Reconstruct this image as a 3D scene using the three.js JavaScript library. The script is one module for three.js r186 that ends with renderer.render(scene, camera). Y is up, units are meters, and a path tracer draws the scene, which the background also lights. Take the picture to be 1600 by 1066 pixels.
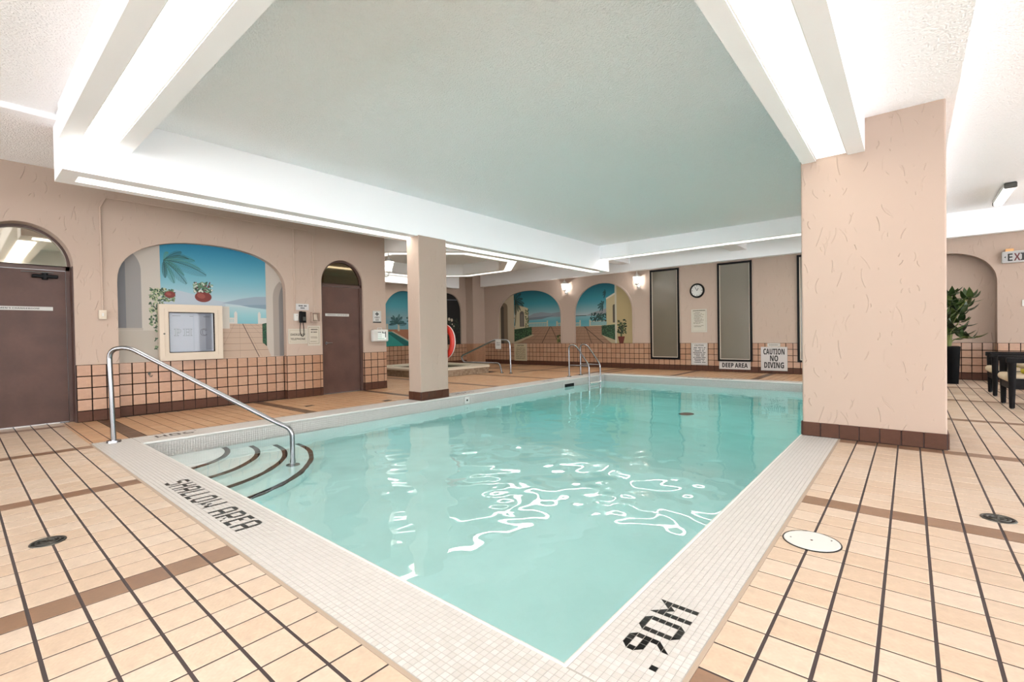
import * as THREE from 'three';
import { mergeGeometries } from 'three/addons/utils/BufferGeometryUtils.js';
import { RoundedBoxGeometry } from 'three/addons/geometries/RoundedBoxGeometry.js';
import { RectAreaLightUniformsLib } from 'three/addons/lights/RectAreaLightUniformsLib.js';

// ---------------------------------------------------------------- camera, sky, exposure
const scene = new THREE.Scene();
const camera = new THREE.PerspectiveCamera(2 * Math.atan(533 / 736.94) * 180 / Math.PI, 1600 / 1066, 0.05, 200);
camera.rotation.order = 'YXZ';
camera.rotation.set(-0.0129, 0.7008, -0.0161);
camera.position.set(0, 1.08, 0);
camera.updateMatrixWorld(true); camera.updateProjectionMatrix();
scene.add(camera);
const renderer = new THREE.WebGLRenderer();
renderer.toneMapping = THREE.LinearToneMapping;
const K = 0.04; // every light is scaled by K and the exposure by 1 / K
renderer.toneMappingExposure = 1.5 / K;
renderer.shadowMap.enabled = true;
scene.background = new THREE.Color(0.95, 0.975, 1.0);
scene.backgroundIntensity = 8.5 * K;
RectAreaLightUniformsLib.init();
const WARM = new THREE.Color(1.0, 0.96, 0.885), LAMP = 9.5 * K, GLOW = 1.2 * K;

// ---------------------------------------------------------------- helpers
let seed = 12345;
const rnd = () => { seed = (seed * 1664525 + 1013904223) >>> 0; return seed / 4294967296; };
const rr = (a, b) => a + (b - a) * rnd();
const used = {};
function numbered(n) { if (!(n in used)) { used[n] = 0; return n; } used[n]++; return n + '_' + String(used[n]).padStart(3, '0'); }
function M(name, geo, mat, parent) {
  const m = new THREE.Mesh(geo, mat); m.name = parent ? name : numbered(name); m.castShadow = m.receiveShadow = true;
  (parent || scene).add(m); return m;
}
function G(name, x = 0, y = 0, z = 0, ry = 0) { const g = new THREE.Group(); g.name = numbered(name); g.position.set(x, y, z); g.rotation.y = ry; scene.add(g); return g; }
function sub(name, parent) { const g = new THREE.Group(); g.name = name; parent.add(g); return g; }
function tag(o, label, category, group) { o.userData.label = label; o.userData.category = category; if (group) o.userData.group = group; return o; }
function str(o, label, category) { tag(o, label, category); o.userData.kind = 'structure'; return o; }
const box = (w, h, d, x = 0, y = 0, z = 0) => new THREE.BoxGeometry(w, h, d).translate(x, y, z);
const bx = (x0, x1, y0, y1, z0, z1) => box(Math.abs(x1 - x0), Math.abs(y1 - y0), Math.abs(z1 - z0), (x0 + x1) / 2, (y0 + y1) / 2, (z0 + z1) / 2);
const rbox = (w, h, d, r = 0.01, x = 0, y = 0, z = 0) => new RoundedBoxGeometry(w, h, d, 3, r).translate(x, y, z);
const cyl = (r0, r1, h, x = 0, y = 0, z = 0, n = 24) => new THREE.CylinderGeometry(r0, r1, h, n).translate(x, y, z);
function merge(list) { return mergeGeometries(list.map((g) => { const q = g.index ? g.toNonIndexed() : g; for (const k of Object.keys(q.attributes)) if (!['position', 'normal', 'uv'].includes(k)) q.deleteAttribute(k); q.clearGroups(); return q; })); }
function tube(pts, r, n = 64, closed = false, tension = 0.5) {
  const c = new THREE.CatmullRomCurve3(pts.map((p) => new THREE.Vector3(...p)), closed, 'catmullrom', tension);
  return new THREE.TubeGeometry(c, n, r, 12, closed);
}
// straight runs joined by rounded corners
function pipe(pts, r, bend = 0.08, seg = 12) {
  const P = pts.map((p) => new THREE.Vector3(...p)), path = new THREE.CurvePath();
  let cur = P[0];
  for (let i = 1; i < P.length - 1; i++) {
    const b = Array.isArray(bend) ? bend[i - 1] : bend;
    const d0 = P[i - 1].clone().sub(P[i]), d1 = P[i + 1].clone().sub(P[i]);
    const k = Math.min(b, d0.length() * 0.49, d1.length() * 0.49);
    const a = P[i].clone().addScaledVector(d0.normalize(), k), c = P[i].clone().addScaledVector(d1.normalize(), k);
    path.add(new THREE.LineCurve3(cur, a)); path.add(new THREE.QuadraticBezierCurve3(a, P[i], c)); cur = c;
  }
  path.add(new THREE.LineCurve3(cur, P[P.length - 1]));
  const pts2 = [];
  for (const c of path.curves) { const n = c.isLineCurve3 ? 2 : seg; for (let i = 0; i < n; i++) pts2.push(c.getPoint(i / n)); }
  pts2.push(P[P.length - 1]);
  class Poly extends THREE.Curve { getPoint(t) { const f = t * (pts2.length - 1), i = Math.min(Math.floor(f), pts2.length - 2); return pts2[i].clone().lerp(pts2[i + 1], f - i); } }
  return new THREE.TubeGeometry(new Poly(), pts2.length * 2, r, 12, false);
}
// uv in metres from the dominant axis of each face
function metric(geo) {
  const g = geo.index ? geo.toNonIndexed() : geo, p = g.attributes.position, uv = new Float32Array(p.count * 2), a = new THREE.Vector3(), b = new THREE.Vector3(), c = new THREE.Vector3();
  for (let i = 0; i < p.count; i += 3) {
    a.fromBufferAttribute(p, i); b.fromBufferAttribute(p, i + 1).sub(a); c.fromBufferAttribute(p, i + 2).sub(a);
    const n = b.cross(c), x = Math.abs(n.x), y = Math.abs(n.y), z = Math.abs(n.z);
    for (let k = 0; k < 3; k++) {
      const X = p.getX(i + k), Y = p.getY(i + k), Z = p.getZ(i + k);
      const [u, v] = y >= x && y >= z ? [X, Z] : x >= z ? [Z, Y] : [X, Y];
      uv[(i + k) * 2] = u; uv[(i + k) * 2 + 1] = v;
    }
  }
  g.setAttribute('uv', new THREE.BufferAttribute(uv, 2)); return g;
}
function colored(geo, r, g, b) { const n = geo.attributes.position.count, a = new Float32Array(n * 3); for (let i = 0; i < n; i++) { a[i * 3] = r; a[i * 3 + 1] = g; a[i * 3 + 2] = b; } geo.setAttribute('color', new THREE.BufferAttribute(a, 3)); return geo; }

// ---------------------------------------------------------------- textures
function canvas(w, h, draw) { const c = document.createElement('canvas'); c.width = w; c.height = h; draw(c.getContext('2d'), w, h); return c; }
function tex(c, { srgb = true, repeat } = {}) {
  const t = new THREE.CanvasTexture(c); t.colorSpace = srgb ? THREE.SRGBColorSpace : THREE.NoColorSpace; t.magFilter = THREE.LinearFilter;
  if (repeat) { t.wrapS = t.wrapT = THREE.RepeatWrapping; t.repeat.set(repeat[0], repeat[1]); }
  return t;
}
// tileable value noise
function noise(n, cells, s) {
  const g = new Float32Array(cells * cells); let q = s; for (let i = 0; i < g.length; i++) { q = (q * 1664525 + 1013904223) >>> 0; g[i] = q / 4294967296; }
  const o = new Float32Array(n * n);
  for (let y = 0; y < n; y++) for (let x = 0; x < n; x++) {
    const fx = x / n * cells, fy = y / n * cells, ix = Math.floor(fx), iy = Math.floor(fy); let tx = fx - ix, ty = fy - iy; tx = tx * tx * (3 - 2 * tx); ty = ty * ty * (3 - 2 * ty);
    const A = g[iy % cells * cells + ix % cells], B = g[iy % cells * cells + (ix + 1) % cells], C = g[(iy + 1) % cells * cells + ix % cells], D = g[(iy + 1) % cells * cells + (ix + 1) % cells];
    o[y * n + x] = (A + (B - A) * tx) * (1 - ty) + (C + (D - C) * tx) * ty;
  }
  return o;
}
function fractal(n, list, s) { const o = new Float32Array(n * n); let t = 0; list.forEach(([c, w], k) => { const q = noise(n, c, s + k * 977); t += w; for (let i = 0; i < o.length; i++) o[i] += q[i] * w; }); for (let i = 0; i < o.length; i++) o[i] /= t; return o; }
function dataTex(n, f, srgb, repeat) {
  const d = new Uint8Array(n * n * 4);
  for (let i = 0; i < n * n; i++) { const c = f(i); d[i * 4] = c[0]; d[i * 4 + 1] = c[1]; d[i * 4 + 2] = c[2]; d[i * 4 + 3] = 255; }
  const t = new THREE.DataTexture(d, n, n); t.magFilter = THREE.LinearFilter; t.minFilter = THREE.LinearFilter; t.wrapS = t.wrapT = THREE.RepeatWrapping; t.repeat.set(repeat, repeat); t.colorSpace = srgb ? THREE.SRGBColorSpace : THREE.NoColorSpace; t.needsUpdate = true; return t;
}
const gray = (v) => [v, v, v];
// trowelled stucco: soft undulation with short raised trowel ridges, 1.8 m square
const stuccoBump = (() => {
  const n = 1024, base = fractal(n, [[6, 3], [24, 1], [96, 0.35]], 5);
  const c = canvas(n, n, (x) => {
    const im = x.createImageData(n, n); for (let i = 0; i < n * n; i++) { const v = 90 + base[i] * 50; im.data[i * 4] = im.data[i * 4 + 1] = im.data[i * 4 + 2] = v; im.data[i * 4 + 3] = 255; } x.putImageData(im, 0, 0);
    for (let k = 0; k < 170; k++) {
      const px = rnd() * n, py = rnd() * n, a = Math.PI / 2 + rr(-0.6, 0.6), L = 8 + 100 * rnd() ** 2.2, bend = rr(-0.3, 0.3) * L, lw = rr(1.2, 3.2), al = rr(0.2, 0.9);
      for (const ox of [-n, 0, n]) for (const oy of [-n, 0, n]) {
        x.strokeStyle = `rgba(205,205,205,${al})`; x.lineWidth = lw; x.lineCap = 'round'; x.beginPath();
        x.moveTo(px + ox, py + oy); x.quadraticCurveTo(px + ox + Math.cos(a) * L / 2 + bend, py + oy + Math.sin(a) * L / 2, px + ox + Math.cos(a) * L, py + oy + Math.sin(a) * L); x.stroke();
      }
    }
  });
  return tex(c, { srgb: false, repeat: [1 / 1.8, 1 / 1.8] });
})();
const popcorn = (() => { const n = 512, f = fractal(n, [[128, 1], [64, 0.6], [16, 0.3]], 31); return dataTex(n, (i) => gray(Math.min(255, Math.max(0, (f[i] - 0.25) * 2 * 255))), false, 1 / 1.1); })();
const mottle = (() => { const n = 256, f = fractal(n, [[4, 1], [12, 0.8], [50, 0.5]], 77); return dataTex(n, (i) => { const v = 232 + (f[i] - 0.5) * 50; return [Math.min(255, v + 4), v, v - 5].map((q) => Math.max(0, Math.min(255, q))); }, true, 1 / 0.46); })();
const tileBump = (() => { const n = 256, f = fractal(n, [[5, 1], [40, 0.4]], 99); return dataTex(n, (i) => gray(f[i] * 255), false, 1 / 0.31); })();
const doorMap = (() => { const n = 512, f = fractal(n, [[4, 1], [9, 0.8], [40, 0.35]], 41); return dataTex(n, (i) => { const v = 222 + (f[i] - 0.5) * 44; return [v, v, v]; }, true, 0.9); })();
const plasterMap = (() => { const n = 512, f = fractal(n, [[5, 1], [14, 0.7], [60, 0.3]], 47); return dataTex(n, (i) => { const v = 249 + (f[i] - 0.5) * 12; return [v - 3, v, v - 1]; }, true, 0.4); })();
const weave = (() => dataTex(64, (i) => { const x = i % 64, y = (i / 64) | 0, cx = Math.floor(x / 8), cy = Math.floor(y / 8), h = (cx + cy) % 2 ? Math.sin((x % 8 + 0.5) / 8 * Math.PI) : Math.sin((y % 8 + 0.5) / 8 * Math.PI); return gray(h * 255); }, false, 1 / 0.12))();

// ---------------------------------------------------------------- materials
const S = (o) => new THREE.MeshStandardMaterial(o), P = (o) => new THREE.MeshPhysicalMaterial(o);
const WHITE = '#f5f6f8', PINK = '#a99689';
const mat = {
  stucco: S({ color: PINK, roughness: 0.85, bumpMap: stuccoBump, bumpScale: 0.016 }),
  ceiling: S({ color: WHITE, roughness: 0.95, bumpMap: popcorn, bumpScale: 0.0045 }),
  beam: S({ color: WHITE, roughness: 0.8 }),
  grout: S({ color: '#3a302f', roughness: 0.95 }),
  wallGrout: P({ color: '#1a1312', roughness: 0.9, specularIntensity: 0.2 }),
  mosaicGrout: S({ color: '#9a9791', roughness: 0.9 }),
  caulk: S({ color: '#9c8b7b', roughness: 0.9 }),
  brownTile: P({ color: '#543629', roughness: 0.45, specularIntensity: 0.4, map: mottle }),
  door: P({ color: '#5f453d', roughness: 0.45, specularIntensity: 0.5, map: doorMap }),
  frame: S({ color: '#4a332c', roughness: 0.5 }),
  steel: S({ color: '#8d8e91', metalness: 1, roughness: 0.24 }),
  steelDark: S({ color: '#54534f', metalness: 1, roughness: 0.35 }),
  mirror: S({ color: '#c9c3b4', metalness: 1, roughness: 0.03 }),
  darkGlass: S({ color: '#5d5240', metalness: 0.9, roughness: 0.06 }),
  black: P({ color: '#0b0b0d', roughness: 0.5, specularIntensity: 0.3 }),
  blackTile: P({ color: '#0a0909', roughness: 0.6, specularIntensity: 0.25 }),
  white: S({ color: '#bfbeba', roughness: 0.5 }),
  cream: S({ color: '#bcae9d', roughness: 0.5 }),
  plaster: S({ color: '#ffffff', roughness: 0.85, map: plasterMap }),
  lens: S({ color: '#f6f0e0', roughness: 0.5, emissive: WARM, emissiveIntensity: GLOW }),
  red: S({ color: '#b3281a', roughness: 0.45 }),
  conduit: S({ color: '#b19c8e', roughness: 0.6 }),
  frost: P({ color: '#5d5546', roughness: 0.3, clearcoat: 0.6, clearcoatRoughness: 0.18 }),
  water: P({ color: '#ffffff', roughness: 0.0, ior: 1.33, transmission: 1, thickness: 2, attenuationColor: new THREE.Color(0.84, 1.0, 0.998), attenuationDistance: 1.0 }),
  caseGlass: P({ color: '#ffffff', roughness: 0.02, transmission: 1, thickness: 0, ior: 1.45, specularIntensity: 0.3 }),
  clear: P({ color: '#ffffff', roughness: 0.02, transmission: 1, thickness: 0, ior: 1.45 }),
};
const peach = ['#c9b6a4', '#c7b3a0', '#cbb9a8', '#c5b09c', '#c8b4a1', '#c7b29e', '#ccbbab'];
const warmLitPeach = ['#c09a78', '#be9774', '#c39e7d', '#bc9370', '#bf9876', '#bd9573', '#c4a181'];  // same peach tiles, warm light on left and back decks mixed into colour
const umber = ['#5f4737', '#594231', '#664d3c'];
const brownFloor = ['#84664f', '#7e5f49', '#8a6c57'];
const wallPeach = ['#b08a70', '#ad866c', '#b38f77', '#aa8269', '#b18c73'];
const toMats = (a, o) => a.map((c) => S({ color: c, map: mottle, ...o }));
const floorMats = toMats(peach, { roughness: 0.38, bumpMap: tileBump, bumpScale: 0.0012 }), warmLitMats = toMats(warmLitPeach, { roughness: 0.34, bumpMap: tileBump, bumpScale: 0.0012 }), umberMats = toMats(umber, { roughness: 0.4 }), floorBrownMats = toMats(brownFloor, { roughness: 0.4 });
const wallMats = toMats(wallPeach, { roughness: 0.3 });
const floorStuff = S({ color: '#ffffff', vertexColors: true, map: mottle, roughness: 0.38, bumpMap: tileBump, bumpScale: 0.0012 });
const wallStuff = S({ color: '#ffffff', vertexColors: true, map: mottle, roughness: 0.3 });
const mosaicStuff = S({ color: '#ffffff', vertexColors: true, roughness: 0.35 });
const lin = (hex) => new THREE.Color(hex);

// a tile: flat face up (y = 0), bevelled rim, sides going down t
function tileGeo(w, d, t, b) {
  const v = [], uv = [];
  const T = [[-w / 2 + b, 0, -d / 2 + b], [w / 2 - b, 0, -d / 2 + b], [w / 2 - b, 0, d / 2 - b], [-w / 2 + b, 0, d / 2 - b]];
  const E = [[-w / 2, -b, -d / 2], [w / 2, -b, -d / 2], [w / 2, -b, d / 2], [-w / 2, -b, d / 2]];
  const B = E.map((e) => [e[0], -t, e[2]]);
  const tri = (a, c, d2) => { for (const p of [a, c, d2]) { v.push(...p); uv.push(p[0], p[2]); } };
  const quad = (a, b2, c, d2) => { tri(a, b2, c); tri(a, c, d2); };
  quad(T[3], T[2], T[1], T[0]);
  for (let i = 0; i < 4; i++) { const j = (i + 1) % 4; quad(T[i], T[j], E[j], E[i]); quad(E[i], E[j], B[j], B[i]); }
  const g = new THREE.BufferGeometry(); g.setAttribute('position', new THREE.Float32BufferAttribute(v, 3)); g.setAttribute('uv', new THREE.Float32BufferAttribute(uv, 2)); g.computeVertexNormals(); return g;
}
const tileCache = {};
const tileOf = (w, d, t, b) => tileCache[[w.toFixed(3), d.toFixed(3), t, b]] ||= tileGeo(w, d, t, b);

// ---------------------------------------------------------------- dimensions
const XL = -8.48, XR = 7.6, ZB = -13.34, ZF = 7.2;            // walls
const PX0 = -6.21, PX1 = -0.865, PZ0 = -1.266, PZ1 = -11.135; // pool opening
const CX0 = -6.625, CX1 = -0.542, CZ0 = -0.922, CZ1 = -11.475; // outer edge of the coping
const WATER = -0.17, TOP = 3.4;

// ---------------------------------------------------------------- floor
{
  const fl = str(G('floor'), 'peach square tiles with dark grout and brown tile bands around the pool', 'floor');
  const slabs = [[-13.1, CX1, CZ0, ZF], [CX1, XR, ZB - 0.25, ZF], [-13.1, CX0, ZB - 0.1, CZ0], [CX0, CX1, ZB - 0.1, CZ1]];
  M('grout_bed', merge(slabs.map(([a, b, c, d]) => bx(a, b, -0.25, -0.0016, c, d))), mat.grout, fl);
  M('edge_joint', merge([bx(CX0 - 0.016, CX1 + 0.016, -0.02, 0.0005, CZ0, CZ0 + 0.016), bx(CX0 - 0.016, CX1 + 0.016, -0.02, 0.0005, CZ1 - 0.016, CZ1), bx(CX0 - 0.016, CX0, -0.02, 0.0005, CZ1, CZ0), bx(CX1, CX1 + 0.016, -0.02, 0.0005, CZ1, CZ0)]), mat.caulk, fl);
  const tiles = [];
  const J = 0.016;
  function region(x0, x1, z0, z1, ax, px, az, pz, gx, gz, brown, skip, pal = peach) {
    for (let i = Math.floor((x0 - ax) / px); ax + i * px < x1; i++) for (let k = Math.floor((z0 - az) / pz); az + k * pz < z1; k++) {
      const a = Math.max(x0, ax + i * px + gx / 2), b = Math.min(x1, ax + (i + 1) * px - gx / 2), c = Math.max(z0, az + k * pz + gz / 2), d = Math.min(z1, az + (k + 1) * pz - gz / 2);
      if (b - a < 0.015 || d - c < 0.015) continue;
      const x = (a + b) / 2, z = (c + d) / 2; if (skip && skip(x, z)) continue;
      tiles.push({ x, z, w: b - a, d: d - c, brown: brown(i, k, x, z), pal });
    }
  }
  const mod = (a, n) => ((a % n) + n) % n;
  region(-8.75, CX1 - 0, CZ0 + J, ZF, -2.58, 0.1575, -0.170, 0.1527, 0.0082, 0.0115, (i) => mod(i, 12) === 11, (x, z) => x < XL && !(z > -1.05 && z < -0.1));
  region(CX1 + J, XR, ZB - 0.15, ZF, -0.392, 0.1525, -3.42, 0.1575, 0.0115, 0.0082, (i, k) => mod(k, 13) === 12, (x, z) => (x < 0.25 && z < -5.63 && z > -6.7) || (x > 0 && z < -13.2 && (x > 1.3)));
  region(-13, CX0 - J, ZB, CZ0 + J, -6.66, 0.155, -1.25, 0.155, 0.0045, 0.0095, (i, k) => mod(k, 13) === 12 || (mod(i, 12) === 11 && k < -60), (x, z) => (x < -8.75 && z > -5.9) || (x < XL && z > -5.9 && !(z > -1.05)) || (x < -9.32 && z > -10.4 && z < -7.8), warmLitPeach);
  region(CX0 - J, CX1 + J, ZB, CZ1 - J, -2.58, 0.1555, -11.49, 0.155, 0.009, 0.004, (i) => mod(i, 12) === 11, null, warmLitPeach);
  const v = new THREE.Vector3();
  for (const t of tiles) {
    v.set(t.x, 0, t.z).applyMatrix4(camera.matrixWorldInverse); const dep = -v.z; v.set(t.x, 0, t.z).project(camera);
    t.in = dep > 0.2 && Math.abs(v.x) < 1.03 && Math.abs(v.y) < 1.03; t.big = t.in ? t.w * t.d / (dep * dep * Math.hypot(t.x, t.z)) : 0;
  }
  tiles.sort((a, b) => b.big - a.big);
  const rest = [];
  tiles.forEach((t, n) => {
    const q = (k, m) => Math.round(k / m) * m, y = rr(-0.0004, 0.0004);
    if (n < 300) { const m = M('tile', tileOf(q(t.w, 0.001), q(t.d, 0.001), 0.009, 0.0014), t.brown ? (t.pal === warmLitPeach ? umberMats : floorBrownMats)[(rnd() * 3) | 0] : (t.pal === warmLitPeach ? warmLitMats : floorMats)[(rnd() * floorMats.length) | 0], fl); m.position.set(t.x, y, t.z); if (rnd() < 0.5) m.rotation.y = Math.PI; } else {
      const g = tileGeo(t.w, t.d, 0.009, 0.0014), uv = g.attributes.uv, ou = rnd(), ov = rnd(); for (let i = 0; i < uv.count; i++) uv.setXY(i, uv.getX(i) + ou, uv.getY(i) + ov);
      const c = lin(t.brown ? (t.pal === warmLitPeach ? umber : brownFloor)[(rnd() * 3) | 0] : t.pal[(rnd() * t.pal.length) | 0]);
      rest.push(colored(g.translate(t.x, y, t.z), c.r, c.g, c.b));
    }
  });
  const st = M('tile_field', mergeGeometries(rest), floorStuff, fl); st.userData.kind = 'stuff';
}

// ---------------------------------------------------------------- pool: coping, basin, steps, water
const FONT = { // 6 rows; # full, 1 2 3 4 cut at top-left, top-right, bottom-right, bottom-left
  S: ['1##2', '#...', '4##2', '...#', '...#', '4##3'], H: ['#..#', '#..#', '####', '#..#', '#..#', '#..#'], A: ['1##2', '#..#', '#..#', '####', '#..#', '#..#'],
  L: ['#..', '#..', '#..', '#..', '#..', '###'], O: ['1##2', '#..#', '#..#', '#..#', '#..#', '4##3'], W: ['#...#', '#...#', '#...#', '#.#.#', '##.##', '3...4'],
  R: ['###2', '#..#', '#..#', '###3', '#.2.', '#..2'], E: ['###', '#..', '##.', '#..', '#..', '###'], D: ['###2', '#..#', '#..#', '#..#', '#..#', '###3'],
  P: ['###2', '#..#', '#..#', '###3', '#...', '#...'], M: ['2..1', '#21#', '#43#', '#..#', '#..#', '#..#'], 9: ['1##2', '#..#', '4###', '...#', '..13', '..3.'],
  0: ['1##2', '#..#', '#..#', '#..#', '#..#', '4##3'], 1: ['1#', '.#', '.#', '.#', '.#', '.#'], 2: ['1##2', '...#', '..13', '.13.', '13..', '####'], 5: ['####', '#...', '###2', '...#', '...#', '4##3'], '.': ['.', '.', '.', '.', '.', '#'], ' ': ['..', '..', '..', '..', '..', '..'],
};
function textCells(s) { const out = {}; let c = 0; for (const ch of s) { const g = FONT[ch]; g.forEach((row, r) => [...row].forEach((q, i) => { if (q !== '.') out[(c + i) + ',' + r] = q; })); c += g[0].length + 1; } return out; }
{
  const cop = str(G('pool_coping'), 'white mosaic coping with black tile lettering framing the pool', 'coping');
  const p = 0.0257, s = 0.0236, t = 0.006;
  M('mosaic_bed', merge([bx(CX0, CX1, -0.25, -0.0016, PZ0 - 0.0, CZ0), bx(CX0, CX1, -0.25, -0.0016, CZ1, PZ1), bx(CX0, PX0, -0.25, -0.0016, PZ1, PZ0), bx(PX1, CX1, -0.25, -0.0016, PZ1, PZ0)]), mat.mosaicGrout, cop);
  const cells = [];
  // grid: origin corner o, unit u along the text, unit v from the bottom of the letters to their top
  function grid(o, u, v, nu, nv, texts) {
    const black = {};
    for (const [str2, cu, cv] of texts) for (const [k, q] of Object.entries(textCells(str2))) { const [a, r] = k.split(',').map(Number); black[(cu + a) + ',' + (cv + 5 - r)] = q; }
    for (let i = 0; i < nu; i++) for (let j = 0; j < nv; j++) cells.push({ x: o[0] + (i + 0.5) * p * u[0] + (j + 0.5) * p * v[0], z: o[1] + (i + 0.5) * p * u[1] + (j + 0.5) * p * v[1], u, v, q: black[i + ',' + j] });
  }
  const nF = Math.floor((CX1 - CX0) / p), nL = Math.floor((PZ0 - PZ1) / p);
  grid([CX0 + 0.001, CZ0 - 0.004], [1, 0], [0, -1], nF, 13, [['SHALLOW AREA', Math.round((-4.31 - CX0) / p), 3]]);
  grid([CX1 - 0.003, PZ0], [0, -1], [-1, 0], nL, 12, [['.90M', Math.round((1.43 - 1.266) / p), 3]]);
  grid([CX0 + 0.003, PZ1], [0, 1], [1, 0], nL, 15, [['.90M', Math.round((-1.87 - PZ1) / p), 3], ['1.20M', Math.round((-6.45 - PZ1) / p), 3], ['2.00M', Math.round((-9.25 - PZ1) / p), 3]]);
  grid([CX1 - 0.001, CZ1 + 0.004], [-1, 0], [0, 1], nF, 13, [['DEEP AREA', Math.round((CX1 + 3.05) / p), 3]]);
  const vv = new THREE.Vector3();
  for (const c of cells) { vv.set(c.x, 0, c.z).applyMatrix4(camera.matrixWorldInverse); const dep = -vv.z; vv.set(c.x, 0, c.z).project(camera); c.big = dep > 0.2 && Math.abs(vv.x) < 1 && Math.abs(vv.y) < 1 ? 1 / (dep * dep * Math.hypot(c.x, c.z)) : 0; }
  cells.sort((a, b) => b.big - a.big);
  const full = tileGeo(s, s, t, 0.0012);
  // a square tile with one corner cut away, as a prism; cut 1..4 = top-left, top-right, bottom-right, bottom-left in (u, v)
  function prism(c, cut, keep) {
    const h = s / 2, C = [[-h, h], [h, h], [h, -h], [-h, -h]]; // tl tr br bl in (u, v)
    const k = cut - 1, tri = keep ? [0, 1, 2, 3].filter((i) => i !== k) : [(k + 3) % 4, k, (k + 1) % 4];
    const w = tri.map((i) => { const sc = keep ? 0.98 : 0.9; const mx = (C[tri[0]][0] + C[tri[1]][0] + C[tri[2]][0]) / 3, my = (C[tri[0]][1] + C[tri[1]][1] + C[tri[2]][1]) / 3; const a = mx + (C[i][0] - mx) * sc, b = my + (C[i][1] - my) * sc; return [c.x + a * c.u[0] + b * c.v[0], c.z + a * c.u[1] + b * c.v[1]]; });
    let area = 0; for (let i = 0; i < 3; i++) { const j = (i + 1) % 3; area += w[i][0] * w[j][1] - w[j][0] * w[i][1]; } if (area > 0) w.reverse();
    const pos = []; const [a, b, d] = w; pos.push(a[0], 0, a[1], b[0], 0, b[1], d[0], 0, d[1]);
    for (let i = 0; i < 3; i++) { const e = w[i], f = w[(i + 1) % 3]; pos.push(e[0], 0, e[1], e[0], -t, e[1], f[0], -t, f[1], e[0], 0, e[1], f[0], -t, f[1], f[0], 0, f[1]); }
    const g = new THREE.BufferGeometry(); g.setAttribute('position', new THREE.Float32BufferAttribute(pos, 3)); g.setAttribute('uv', new THREE.Float32BufferAttribute(new Float32Array(pos.length / 3 * 2), 2)); g.computeVertexNormals(); return g;
  }
  const whites = ['#b6b2ae', '#b2aeaa', '#b9b5b2', '#afaba6'], whiteMats = whites.map((c) => S({ color: c, roughness: 0.35 }));
  const rest = []; let nInd = 0;
  const tone = () => { const k = rr(0.95, 1.02), c = lin('#b4b0ac'); return [c.r * k, c.g * k, c.b * k]; };
  const inColumn = (c) => (c.x < -6.24 && c.x > -6.6 && c.z < -5.03 && c.z > -5.7) || (c.x > -0.86 && c.z < -5.63 && c.z > -6.72);
  for (const c of cells) {
    if (inColumn(c)) continue;
    const pieces = !c.q ? [[full, 0, false]] : c.q === '#' ? [[full, 1, false]] : [[prism(c, +c.q, true), 1, true], [prism(c, +c.q, false), 0, true]];
    for (const [g, blk, placed] of pieces) {
      if (nInd < 300 && c.big > 0) { nInd++; const m = M(blk ? 'black_mosaic_tile' : 'mosaic_tile', g, blk ? mat.blackTile : whiteMats[(rnd() * 4) | 0], cop); if (!placed) m.position.set(c.x, rr(-0.0003, 0.0003), c.z); } else {
        const q = placed ? g : g.clone().translate(c.x, rr(-0.0003, 0.0003), c.z); const col = blk ? [0.004, 0.004, 0.004] : tone();
        rest.push(colored(q, ...col));
      }
    }
  }
  // waterline tiles on the visible inner faces (left and far end)
  for (let j = 0; j < 9; j++) {
    for (let i = 0; i < nL; i++) { const g = tileGeo(s, s, t, 0.0012).rotateZ(-Math.PI / 2).translate(PX0 + 0.004, -0.04 - j * p, PZ0 - (i + 0.5) * p); rest.push(colored(g, ...tone())); }
    for (let i = 0; i < Math.floor((PX1 - PX0) / p); i++) { const g = tileGeo(s, s, t, 0.0012).rotateX(Math.PI / 2).translate(PX0 + (i + 0.5) * p, -0.04 - j * p, PZ1 + 0.004); rest.push(colored(g, ...tone())); }
  }
  const st = M('mosaic_field', mergeGeometries(rest), mosaicStuff, cop); st.userData.kind = 'stuff';
  const nose = (x0, z0, x1, z1) => { const L = Math.hypot(x1 - x0, z1 - z0), g = new THREE.CapsuleGeometry(0.014, L, 6, 14).rotateX(Math.PI / 2).rotateY(Math.atan2(x1 - x0, z1 - z0)).translate((x0 + x1) / 2, -0.012, (z0 + z1) / 2); M('nosing', g, mat.white, cop); };
  nose(PX0, PZ0, PX1, PZ0); nose(PX0, PZ1, PX1, PZ1); nose(PX0, PZ0, PX0, PZ1); nose(PX1, PZ0, PX1, PZ1);

  const FLOOR = -1.07, DEEP = -2.5;
  const basin = str(G('pool_basin'), 'pale plastered pool basin with curved entry steps under turquoise water', 'pool');
  const wallT = 0.18;
  M('shell', metric(merge([bx(PX0 - wallT, PX0, -2.9, -0.03, PZ1 - wallT, PZ0 + wallT), bx(PX1, PX1 + wallT, -2.9, -0.03, PZ1 - wallT, PZ0 + wallT), bx(PX0, PX1, -2.9, -0.03, PZ0, PZ0 + wallT), bx(PX0, PX1, -2.9, -0.03, PZ1 - wallT, PZ1)])), mat.plaster, basin);
  const sh = new THREE.Shape([[PZ0, FLOOR], [-5.2, FLOOR - 0.15], [-8.6, DEEP], [PZ1, DEEP], [PZ1, -2.95], [PZ0, -2.95]].map(([z, y]) => new THREE.Vector2(-z, y)));
  M('pool_floor', metric(new THREE.ExtrudeGeometry(sh, { depth: PX1 - PX0, bevelEnabled: false }).rotateY(Math.PI / 2).translate(PX0, 0, 0)), mat.plaster, basin);
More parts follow.
